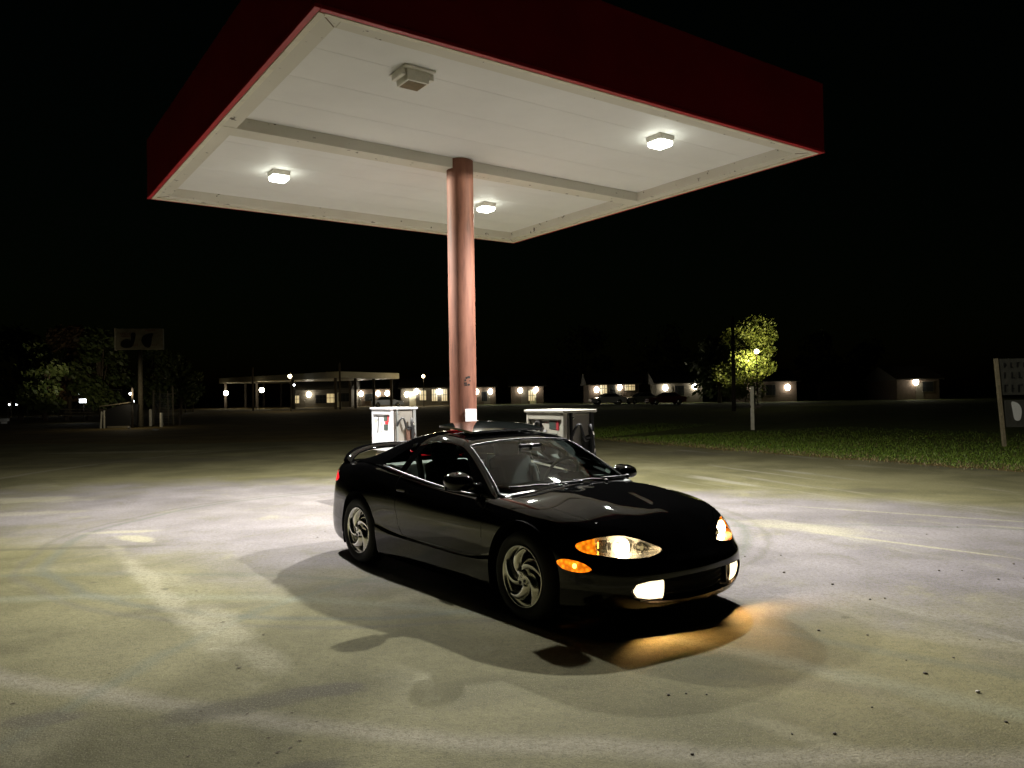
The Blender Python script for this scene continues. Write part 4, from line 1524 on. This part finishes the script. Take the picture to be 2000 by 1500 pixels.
# ------------------------------------------------------------------ left: sign on a post, bin, fences
def at(px, py, y):
    v = far_at(px, py, y)
    return v
sy = 45.0
b0 = at(275, 832, sy)
sg_ = empty('roadside_sign', 'faded box sign on a tall wooden post with two dark blots', 'sign', (b0.x, sy, 0), R(9))
MB().tube([(0, 0, 0), (0, 0, 4.5)], [.15, .12], 12).build('post', M['wood'], sg_)
bx_ = MB()
bx_.box((0, 0, 5.12), (2.62, .22, 1.24), bev=.02)
bo = bx_.build('board', M['signface'], sg_)
fr = MB()
fr.box((-1.325, -.0, 5.12), (.06, .30, 1.30), bev=.01)
fr.build('end_trim', M['cream'], bo)
ar = MB()
ar.prism(smooth_poly([(-1.0, 4.70), (-.72, 4.60), (-.42, 4.66), (-.28, 4.95), (-.20, 5.38), (-.32, 5.50), (-.46, 5.40), (-.46, 5.05), (-.62, 5.10), (-.85, 5.05), (-1.0, 4.9)], 5).tolist(), -.135, -.11)
ar.prism(smooth_poly([(.12, 5.0), (.22, 5.3), (.48, 5.42), (.78, 5.44), (.70, 5.2), (.66, 4.85), (.55, 4.62), (.30, 4.68)], 5).tolist(), -.135, -.11)
split_build(ar, 'blot', M['black'], bo)
rl = MB()
random.seed(4)
for (x0, z0, n, h) in ((-1.02, 5.36, 6, .13), (-.95, 5.24, 5, .08), (.36, 5.58, 6, .08), (.55, 4.74, 5, .07), (-.30, 4.72, 3, .1)):
    for k in range(n):
        xx = x0 + k * .095
        rl.box((xx, -.125, z0 + h / 2), (.022, .016, h))
        rl.box((xx + .03, -.125, z0 + h * random.choice((.1, .5, .92))), (.05, .016, .02))
rl.build('worn_lettering', M['signred'], bo)

dby = 44.0
p = at(240, 832, dby)
db = empty('dump_bin', 'dark sloping-topped waste bin with pale end posts beside the sign post', 'bin', (p.x, dby, 0), R(6))
MB().prism([(-.72, .12), (.62, .12), (.66, 1.34), (.1, 1.28), (-.45, 1.12), (-.70, .98)], -.6, .6).build('bin_body', M['black'], db)
MB().box((-.25, -.1, 1.33), (1.6, .9, .05), M4=Matrix.Rotation(R(-7), 4, 'Y')).build('lid', M['wood'], db)
MB().box((-.92, -.62, .47), (.07, .07, .95), M4=Matrix.Rotation(R(4), 4, 'Y')).build('end_post', M['cream'], db)
MB().box((-.76, -.62, .50), (.06, .06, 1.0)).build('end_post', M['cream'], db)
MB().box((0, -.63, .06), (1.2, .08, .10)).build('skid', M['wood'], db)
for px, top, base, y, lab in ((294, 799, 826, 45.5, 'short pale bollard nearest the sign post'), (315, 806, 833, 44.0, 'stout cream bollard right of the sign post'), (351, 799, 826, 47.0, 'dull round-topped stump post at the right end of the scrap pile')):
    a = at(px, top, y)
    hgt = a.z
    o = MB().lathe([(0, hgt), (.06, hgt), (.085, hgt - .03), (.085, 0)], 16).build('bollard', M['cream'] if px < 340 else M['darkwood'])
    o.location = (a.x, y, 0)
    tag(o, lab, 'bollard', 'bollards by the sign post')
# leaning scrap fence of posts and mesh
fx = at(312, 830, 48)
sf_ = empty('wire_fence', 'short sagging wire fence with uneven posts right of the sign post', 'fence', (fx.x, 48, 0))
for x, h, w in ((-.40, 2.15, .13), (.0, 2.2, .05), (.55, 2.1, .05), (.85, 2.4, .10)):
    MB().tube([(x, 0, 0), (x + random.uniform(-.06, .06), 0, h)], w / 2, 8).build('post', M['wood'], sf_)
MB().tube([(.5, 0, 1.85), (1.0, .02, 1.95)], .025, 6).build('rail', M['wood'], sf_)
MB().tube([(-.3, 0, 1.05), (.4, 0, 1.02)], .02, 6).build('rail', M['wood'], sf_)
wm = MB()
for k in range(17):
    wm.tube([(-.4 + k * .08, 0, .1), (-.4 + k * .08, 0, 1.95)], .006, 4)
for k in range(13):
    wm.tube([(-.4, .0, .12 + k * .15), (.85, .0, .12 + k * .15)], .006, 4)
wm.build('wire_mesh', M['galv'], sf_)
# long chain link fence
fy = 72.0
fa, fb = at(-60, 800, fy), at(238, 800, fy)
cf = empty('chain_link_fence', 'long chain link fence with two thin top rails at far left', 'fence', (0, fy, 0))
for z in (2.55, 1.62, .12):
    MB().tube([(fa.x, 0, z), (fb.x, 0, z - .02)], .03, 6).build('rail', M['galv'], cf)
for k in range(9):
    x = fa.x + (fb.x - fa.x) * k / 8
    MB().tube([(x, .04, 0), (x, .04, 2.6)], .035, 6).build('post', M['galv'], cf)
wm = MB()
nn = int((fb.x - fa.x + 2.4) / .3)
for k in range(nn):
    x0 = fa.x - 2.4 + k * .3
    for s_ in (-1, 1):
        xa, xb = (x0, x0 + 2.4) if s_ > 0 else (x0 + 2.4, x0)
        za, zb = .14, 2.52
        if min(xa, xb) < fa.x or max(xa, xb) > fb.x:
            continue
        wm.tube([(xa, .05, za), (xb, .05, zb)], .005, 3, cap=False)
wm.build('wire_mesh', M['galv'], cf)
# stacked planks and tables
for px, py, y, lab, n in ((152, 815, 60.0, 'low stack of grey planks in front of the chain link fence', 3), (222, 806, 52.0, 'slatted timber rack behind the dark bin', 3)):
    a = at(px, py, y)
    pk = empty('plank_stack', lab, 'timber stack', (a.x, y, 0), R(4), 'timber stacks on the left')
    for k in range(n):
        MB().box((random.uniform(-.15, .15), 0, .42 + .24 * k), (2.0 if y > 55 else 1.3, .7, .07), M4=Matrix.Rotation(R(random.uniform(-3, 3)), 4, 'Y')).build('plank', M['wood'], pk)
    for s_ in (-1, 1):
        MB().box((s_ * .85 * (1 if y > 55 else .6), 0, .5), (.12, .6, 1.0)).build('leg', M['darkwood'], pk)
a = at(-6, 818, 55)
kb = MB()
kb.box((0, 0, .28), (1.5, .5, .22), bev=.04).box((-.5, 0, .09), (.15, .5, .18)).box((.5, 0, .09), (.15, .5, .18))
ko = kb.build('concrete_bench', M['white'])
ko.location = (a.x, 55, 0)
tag(ko, 'pale low bench cut by the left edge of the photo', 'bench')
for px, py, lab in ((252, 837, 'pale stone at the foot of the sign post'), (304, 841, 'flat pale stone right of the sign post foot')):
    a = ground_at(px, py)
    o = bpy.data.objects.new('stone', pebble_mesh(px))
    COL.objects.link(o)
    o.data.materials[0] = M['palestone']
    o.location, o.scale = (a.x, a.y, .05), (.19 if px > 300 else .1, .12, .09)
    tag(o, lab, 'stone', 'stones by the sign post')

# ------------------------------------------------------------------ right: mailbox-like post, board sign, pole, lit tree
py_ = 30.5
a = at(1470, 840, py_)
wp = empty('sign_post', 'slim white wooden post with small cross arm standing in the right grass', 'post', (a.x, py_, 0))
MB().box((0, 0, .86), (.12, .12, 1.72), bev=.01).build('post', M['cream'], wp)
MB().box((.12, 0, .92), (.42, .06, .10), bev=.01).build('arm', M['darkwood'], wp)
MB().tube([(.02, -.02, .72), (.22, -.02, .90)], .025, 6).build('brace', M['darkwood'], wp)
ry = 20.3
a = at(1962, 873, ry)
rs_ = empty('board_sign', 'dark lettered board sign on a leaning timber post at the right edge', 'sign', (a.x, ry, 0), R(-6))
lean = math.atan2(a.x - at(1949, 702, ry).x, 2.3)
MB().box((-.085, 0, 1.15), (.085, .085, 2.34), M4=Matrix.Rotation(-.072, 4, 'Y'), bev=.006).build('post', M['wood'], rs_)
MB().box((2.06, 0, 1.15), (.085, .085, 2.34), bev=.006).build('post', M['wood'], rs_)
bd = MB().box((.98, .02, 1.83), (2.10, .05, .96), bev=.005).build('board', M['signdark'], rs_)
lt = MB()
random.seed(8)
for row, (z, h) in enumerate(((2.14, .13), (1.87, .16), (1.52, .20))):
    x = .02
    while x < 1.9:
        w = random.choice((.05, .07, .09))
        lt.box((x + .02, -.012, z), (.035, .016, h))
        if random.random() < .6:
            lt.box((x + .02 + w / 2, -.012, z + h * random.choice((-.45, 0, .45))), (w, .016, .03))
        x += w + .11
lt.build('lettering', M['black'], bd)
lb = MB().box((.98, .02, .86), (1.9, .04, .72), bev=.005).build('lower_board', M['signdark'], rs_)
ps = MB()
ps.prism(smooth_poly([(.20, 1.17), (.36, 1.12), (.44, .95), (.40, .70), (.27, .70), (.22, .95)], 5).tolist(), -.014, -.002)
ps.build('glare_patch', M['pale_sheet'], lb)  # pale sheet standing in for light reflected off the lower board

up = MB()
up.tube([(0, 0, 0), (.02, 0, 7.1)], [.16, .11], 12)
uo = up.build('utility_pole', M['darkwood'])
uy = 58.0
uo.location = (at(1433, 770, uy).x, uy, 0)
tag(uo, 'dark bare utility pole in front of the lit tree', 'utility pole')
for px, y, h, lab in ((494, 92, 5.2, 'thin dark pole before the long shed left end'), (664, 92, 5.6, 'thin dark pole before the long shed corner')):
    o = MB().tube([(0, 0, 0), (0, 0, h)], .12, 8).build('utility_pole', M['darkwood'])
    o.location = (at(px, 770, y).x, y, 0)
    tag(o, lab, 'utility pole')

def tree(name, label, x, y, h, r, leaves, m, seed, trunk_h=.35, group=None, ls=.22):
    rnd = random.Random(seed)
    t_ = empty(name, label, 'tree', (x, y, 0), rnd.uniform(0, 6.28), group)
    tk = MB()
    tk.tube([(0, 0, 0), (.06, .02, h * trunk_h), (.0, .08, h * .8)], [.05 * r + .06, .035 * r + .05, .03], 9)
    clumps = []
    for k in range(18):
        a = rnd.uniform(0, 6.28)
        zz = h * rnd.uniform(trunk_h, .97)
        q = (zz / h - trunk_h) / (1 - trunk_h)
        rr = r * (math.sin(math.pi * min(1, q * .80 + .18)) ** .7) * rnd.uniform(.25, .82)
        c = Vector((rr * math.cos(a), rr * math.sin(a), zz))
        clumps.append((c, r * rnd.uniform(.26, .46)))
        tk.tube([(0, .03, h * min(.75, trunk_h * rnd.uniform(.7, 1.4))), tuple(c * .5 + Vector((0, 0, zz * .42))), tuple(c)], [.05, .035, .012], 6)
    tk.build('trunk', M['bark'], t_)
    v, f = [], []
    for k in range(leaves):
        c, cr_ = clumps[rnd.randrange(len(clumps))]
        d = Vector((rnd.gauss(0, 1), rnd.gauss(0, 1), rnd.gauss(0, 1))).normalized()
        p = c + Vector((d.x, d.y, d.z * .75)) * cr_ * rnd.uniform(.25, 1.08) ** .6
        n = Vector((rnd.gauss(0, 1), rnd.gauss(0, 1), rnd.gauss(0, 1))).normalized()
        a = n.orthogonal().normalized()
        b = n.cross(a)
        s_ = ls * rnd.uniform(.6, 1.3)
        i = len(v)
        v += [tuple(p + a * s_), tuple(p + b * s_ * .5), tuple(p - a * s_), tuple(p - b * s_ * .5)]
        f.append((i, i + 1, i + 2, i + 3))
    me = bpy.data.meshes.new('crown')
    me.from_pydata(v, [], f)
    me.materials.append(m)
    o = bpy.data.objects.new('crown', me)
    COL.objects.link(o)
    o.parent = t_
    return t_
ty = 66.0
tx = at(1465, 770, ty).x
tree('broadleaf_tree', 'yard tree lit yellow-green by the lamp among its leaves', tx + .45, ty + .6, 7.5, 3.2, 14000, M['leafy'], 5, .18, ls=.13)
tl_ = empty('yard_lamp', 'bright yard lamp on a pole among the leaves of the lit tree', 'lamp', (at(1478, 700, ty - 4).x, ty - 4, 0))
MB().tube([(0, 0, 0), (0, 0, 4.55)], .05, 8).build('pole', M['darkwood'], tl_)
MB().sphere((0, 0, 4.66), .20).build('globe', M['streetl'], tl_)
yl = light('lamp_glow', 'SPOT', 2300, (1.0, .86, .42), (0, .15, 3.9), tl_, spot_size=R(176), spot_blend=.2, shadow_soft_size=.12)
yl.rotation_euler = Vector((0, .6, 1)).to_track_quat('-Z', 'Y').to_euler()
# dark trees
tspec = [(-45, 650, 64, 8.6, 3.6, 'leaf', 'dim green tree furthest left behind the fence'), (40, 655, 66, 8.0, 3.0, 'leaf', 'dim round green tree behind the fence, second from the left'),
         (88, 690, 60, 6.4, 2.4, 'leaf', 'small dim tree in front of the round green one'), (135, 668, 68, 8.2, 3.0, 'leafr', 'dim rust-tinged tree left of the box sign'),
         (198, 672, 66, 7.6, 2.8, 'leaf', 'dim green tree just left of the box sign'), (300, 700, 74, 7.2, 3.0, 'leaf', 'very dark tree behind the box sign right end'),
         (352, 735, 78, 5.6, 2.4, 'leaf', 'very dark low tree right of the box sign')]
for i, (px, py, y, h, r, mk, lab) in enumerate(tspec):
    tree('broadleaf_tree', lab, at(px, 770, y).x, y, h, r, 2300, M[mk], 40 + i, .18, 'dim trees on the left', ls=.24)
tspec = [(1300, 130, 12, 6, 'dark tree rising behind the houses right of the column'), (1140, 138, 13, 7, 'dark tree behind the houses between column and lit tree'),
         (1405, 96, 8, 4, 'dark tree touching the left side of the lit tree'), (1600, 110, 9, 4.5, 'dark tree right of the lit tree'), (1700, 120, 8, 5, 'dark tree between lit tree and right house')]
for i, (px, y, h, r, lab) in enumerate(tspec):
    tree('broadleaf_tree', lab, at(px, 770, y).x, y, h, r, 1500, M['leaf'], 60 + i, .2, 'dark trees behind the houses', ls=.42)

# ------------------------------------------------------------------ far houses, shed, lamps and cars
def porch(parent, x, z, y=-.28, m='porch', w=60, col=(1, .86, .55), r=.32):
    pl_ = MB().sphere((x, y, z), r, (1, 1, 1.25)).build('porch_light', M[m], parent)
    light('porch_glow', 'POINT', w * .20, col, (x, y - .28, z), parent, shadow_soft_size=.1)
def house(px0, px1, y, label, wall, lamps, wins=(), doors=(), eave=2.75, ridge=4.3, depth=8, cat='house'):
    x0, x1 = at(px0, 772, y).x, at(px1, 772, y).x
    h = empty('house', label, cat, ((x0 + x1) / 2, y, 0), 0, 'far houses with porch lights')
    L = x1 - x0
    bm_ = MB().box((0, depth / 2, eave / 2), (L, depth, eave))
    bm_.build('wall', M[wall], h)
    rf = MB().prism([(-.5, eave - .06), (depth / 2, ridge), (depth + .5, eave - .06), (depth + .5, eave - .22), (-.5, eave - .22)], -L / 2 - .4, L / 2 + .4, 'YZ')
    rf.build('roof', M['shingle'], h)
    def lx(px):
        return at(px, 772, y).x - (x0 + x1) / 2
    for px, w, z, hh, lit in wins:
        x = lx(px)
        wo = MB().box((x, -.03, z), (w + .16, .08, hh + .16)).build('window', M['siding'], h)
        MB().box((x, -.075, z), (w, .02, hh)).build('pane', M['winlit'] if lit else M['windark'], wo)
        mb_ = MB()
        for q in (-.17, .17):
            mb_.box((x + q * w, -.09, z), (.05, .02, hh))
        mb_.box((x, -.09, z + .05), (w, .02, .05))
        mb_.build('mullion', M['trim'], wo)
    for px, lit in doors:
        x = lx(px)
        do_ = MB().box((x, -.04, 1.05), (.95, .08, 2.1)).build('door', M['siding'] if not lit else M['cream'], h)
        MB().sphere((x + .36, -.12, 1.0), .05).build('handle', M['chrome'], do_)
    for q in lamps:
        porch(h, lx(q[0]), q[1] if len(q) > 1 else 2.0, w=q[2] if len(q) > 2 else 60)
    return h
Y = 112.0
house(575, 683, Y, 'low pale house with a row of dim lit windows beneath the long shed roof', 'siding', [(604, 1.9, 70), (690, 1.5, 40)][:1], [(577, 1.1, 1.2, 1.1, 1), (627, 1.6, 1.2, 1.2, 0), (648, 1.4, 1.3, 1.3, 1), (672, 1.6, 1.4, 1.2, 0)], [(590, 0), (660, 1)])
house(686, 765, Y + 6, 'low dark house with four small porch lights left of the first pump', 'brick', [(691, 1.5, 40), (706, 1.9, 40), (739, 1.9, 25), (757, 1.9, 25)], [(722, 1.4, 1.3, 1.1, 0)], [(700, 0)])
house(783, 878, Y, 'house with bright yellow entrance beside the column left side', 'siding', [(795, 1.7, 60), (814, 2.1, 130), (858, 2.0, 120)], [(826, .9, 1.5, 1.4, 1), (849, .8, 1.5, 1.7, 1), (868, .8, 1.5, 1.7, 1)], [(806, 1)])
house(918, 968, Y + 2, 'small dark house just right of the salmon column', 'brick', [(931, 1.9, 60), (958, 1.9, 50)], [(946, .8, 1.2, 1.4, 0)], [(951, 0)])
house(998, 1062, Y + 2, 'dark house with two tall lit door bays above pump two', 'brick', [(1016, 2.0, 90), (1047, 2.1, 90)], [(1038, .9, 1.2, 1.5, 1)], [(1024, 0), (1041, 1)])
house(1150, 1248, Y - 6, 'house with paired lit windows and a bright door left of the silver car', 'brick', [(1165, 1.9, 60), (1210, 2.2, 150)], [(1179, .9, 2.0, 1.5, 1), (1196, .8, 1.9, 1.6, 0), (1226, .7, 2.2, .9, 1), (1235, .7, 2.2, .9, 1)], [(1206, 0)])
house(1282, 1372, Y - 10, 'grey house with two bright porch lights left of the lit tree', 'siding', [(1299, 2.0, 170), (1356, 2.1, 150)], [(1327, 1.2, 1.6, 1.3, 0)], [(1306, 0), (1340, 0)])
house(1450, 1556, Y - 14, 'dark house behind the white post with two porch lights', 'brick', [(1468, 1.9, 110), (1537, 1.8, 60)], [(1505, 1.2, 1.5, 1.3, 0)], [(1480, 0)])
house(1752, 1835, Y - 16, 'lone dark house with one bright porch light at far right', 'brick', [(1787, 2.2, 420)], [(1812, 1.3, 1.6, 1.2, 0)], [(1796, 0)], eave=2.7)

# long cream-edged shed
shx, shy = at(662, 770, 92).x, 92.0
sd = empty('long_shed', 'long open shed on posts with thin cream roof band behind the left lot', 'shed', (shx, shy, 0))
cl, cr2 = Vector((at(428, 770, 116).x - shx, 24.0, 0)), Vector((at(780, 770, 104).x - shx, 12.0, 0))
zt, zb_ = 4.55, 3.80
rf = MB()
n_ = [(0, 0), (cr2.x, cr2.y), (cr2.x + cl.x, cr2.y + cl.y), (cl.x, cl.y)]
rf.add([(x, y, zb_) for x, y in n_] + [(x, y, zt) for x, y in n_], [(0, 1, 5, 4), (1, 2, 6, 5), (2, 3, 7, 6), (3, 0, 4, 7), (4, 5, 6, 7), (3, 2, 1, 0)])
rf.build('roof_band', M['metalroof'], sd)
k_ = .92
c_ = Vector(((cr2.x + cl.x) / 2, (cr2.y + cl.y) / 2))
ws = [((x - c_.x) * k_ + c_.x, (y - c_.y) * k_ + c_.y) for x, y in n_]
for a_, b__ in zip(ws, ws[1:] + ws[:1]):
    for q in (0, .33, .66):
        MB().box((a_[0] + (b__[0] - a_[0]) * q, a_[1] + (b__[1] - a_[1]) * q, zb_ / 2), (.3, .3, zb_)).build('post', M['darkwood'], sd)
e0, e1 = Vector(ws[0]), Vector(ws[3])
for q, z, w in ((.60, 2.6, 150), (.97, 2.3, 120)):
    pp = e0.lerp(e1, q)
    nrm = Vector((-(e1 - e0).y, (e1 - e0).x)).normalized()
    if nrm.y > 0:
        nrm = -nrm
    pl_ = MB().sphere((pp.x + nrm.x * .35, pp.y + nrm.y * .35, z), .34).build('wall_light', M['porch'], sd)
    light('wall_glow', 'POINT', w * .14, (1, .86, .55), (pp.x + nrm.x * .8, pp.y + nrm.y * .8, z), sd, shadow_soft_size=.12)

def street_lamp(px, py, y, label, m='streetl', r=.22, w=0, group='far lamps'):
    a = at(px, py, y)
    o = empty('street_lamp', label, 'street lamp', (a.x, y, 0), 0, group)
    MB().tube([(0, .1, 0), (0, .1, a.z + .3), (0, 0, a.z + .35)], .06, 6).build('pole', M['darkwood'], o)
    MB().sphere((0, -.15, a.z), r).build('globe', M[m], o)
    if w:
        light('lamp_glow', 'POINT', w, (1, .80, .45) if m == 'streetl' else (1, .84, .55), (0, -.5 if m == 'streetl' else -.15, a.z - .1), o, shadow_soft_size=.15)
street_lamp(567, 735, 86, 'amber street lamp in front of the long shed roof', w=160)
street_lamp(827, 735, 104, 'amber street lamp left of the salmon column', w=160)
for px, py, y, lab, r in ((155, 771, 84, 'tiny white lamp above the bright one behind the fence', .14),  (257, 769, 43.0, 'tiny white lamp left of the sign post', .07),
                       (263, 783, 80, 'small white lamp touching the sign post left side', .12), (376, 763, 90, 'tiny white lamp right of the dim trees, upper one', .15), (361, 784, 86, 'tiny white lamp right of the dim trees, lower one', .12),
                       (575, 752, 96, 'small white lamp below the amber one at the shed', .13), (20, 790, 80, 'faint lamp low behind the fence at far left', .09), (34, 790, 80, 'faint lamp low behind the fence, right of the far left one', .09),
                       (86, 790, 80, 'faint lamp low behind the fence, middle of its rails', .09), (114, 790, 80, 'faint lamp low behind the fence near the planks', .09)):
    street_lamp(px, py, y, lab, 'coolbulb', r, 32 if px == 257 else 0)
a = at(162, 783, 56)
fo = empty('floodlight', 'bright white floodlight low on a post, below the rust-tinged tree', 'floodlight', (a.x, 56, 0))
MB().tube([(0, .12, 0), (0, .12, a.z)], .04, 6).build('post', M['darkwood'], fo)
MB().box((0, .06, a.z), (.56, .14, .34), bev=.03).build('housing', M['black'], fo)
MB().box((0, -.03, a.z), (.48, .05, .26), bev=.02).build('lens', M['coolbulb'], fo)
l_ = light('flood_beam', 'SPOT', 420, (1.0, .90, .62), (0, -.15, a.z + .25), fo, spot_size=R(172), spot_blend=.25, shadow_soft_size=.1)
l_.rotation_euler = Vector((.02, .34, 1)).to_track_quat('-Z', 'Y').to_euler()

def parked(px, y, rz, m, label):
    a = at(px, 772, y)
    o = empty('parked_car', label, 'car', (a.x, y, 0), rz, 'cars parked by the houses')
    pr = smooth_poly([(-2.2, .45), (-2.2, .85), (-1.5, .95), (.95, .93), (2.1, .72), (2.2, .45), (1.9, .28), (-1.9, .28)], 5).tolist()
    MB().prism(pr, -.85, .85).build('body', M[m], o)
    cb_ = MB()
    b4 = [(-1.7, -.78, .92), (1.1, -.78, .92), (1.1, .78, .92), (-1.7, .78, .92), (-.95, -.58, 1.42), (.2, -.58, 1.42), (.2, .58, 1.42), (-.95, .58, 1.42)]
    cb_.add(b4, [(0, 1, 5, 4), (1, 2, 6, 5), (2, 3, 7, 6), (3, 0, 4, 7), (4, 5, 6, 7)])
    cb_.build('roof', M[m], o)
    gl_ = MB()
    for s_ in (-1, 1):
        gl_.add([(-1.35, s_ * .765, .98), (.85, s_ * .765, .98), (.15, s_ * .605, 1.36), (-.92, s_ * .605, 1.36)], [(0, 1, 2, 3)])
    gl_.add([(1.06, -.68, .97), (1.06, .68, .97), (.27, .52, 1.38), (.27, -.52, 1.38)], [(0, 1, 2, 3)])
    gl_.build('windows', M['windark'], o)
    for x in (-1.35, 1.35):
        for s_ in (-1, 1):
            w_ = MB().lathe([(0, s_ * .70), (.31, s_ * .70), (.33, s_ * .76), (.31, s_ * .88), (0, s_ * .88)], 18, 'Y', (x, 0, .32)).build('wheel', M['rubber'], o)
            MB().lathe([(0, s_ * .89), (.17, s_ * .89), (.20, s_ * .875)], 16, 'Y', (x, 0, .32)).build('rim', M['alloy'], w_)
    for s_ in (-1, 1):
        MB().sphere((2.1, s_ * .6, .66), .12, (.6, 1.3, .7)).build('headlight', M['clear'], o)
parked(1252, 98, R(200), 'silver', 'silver car parked between the two far houses')
parked(1186, 97, R(190), 'carwhite', 'white car parked before the paired lit windows')
parked(1300, 90, R(185), 'carred', 'dark maroon car parked before the grey house')
parked(757, 108, R(10), 'silver', 'grey car parked under the small lamps left of the first pump')
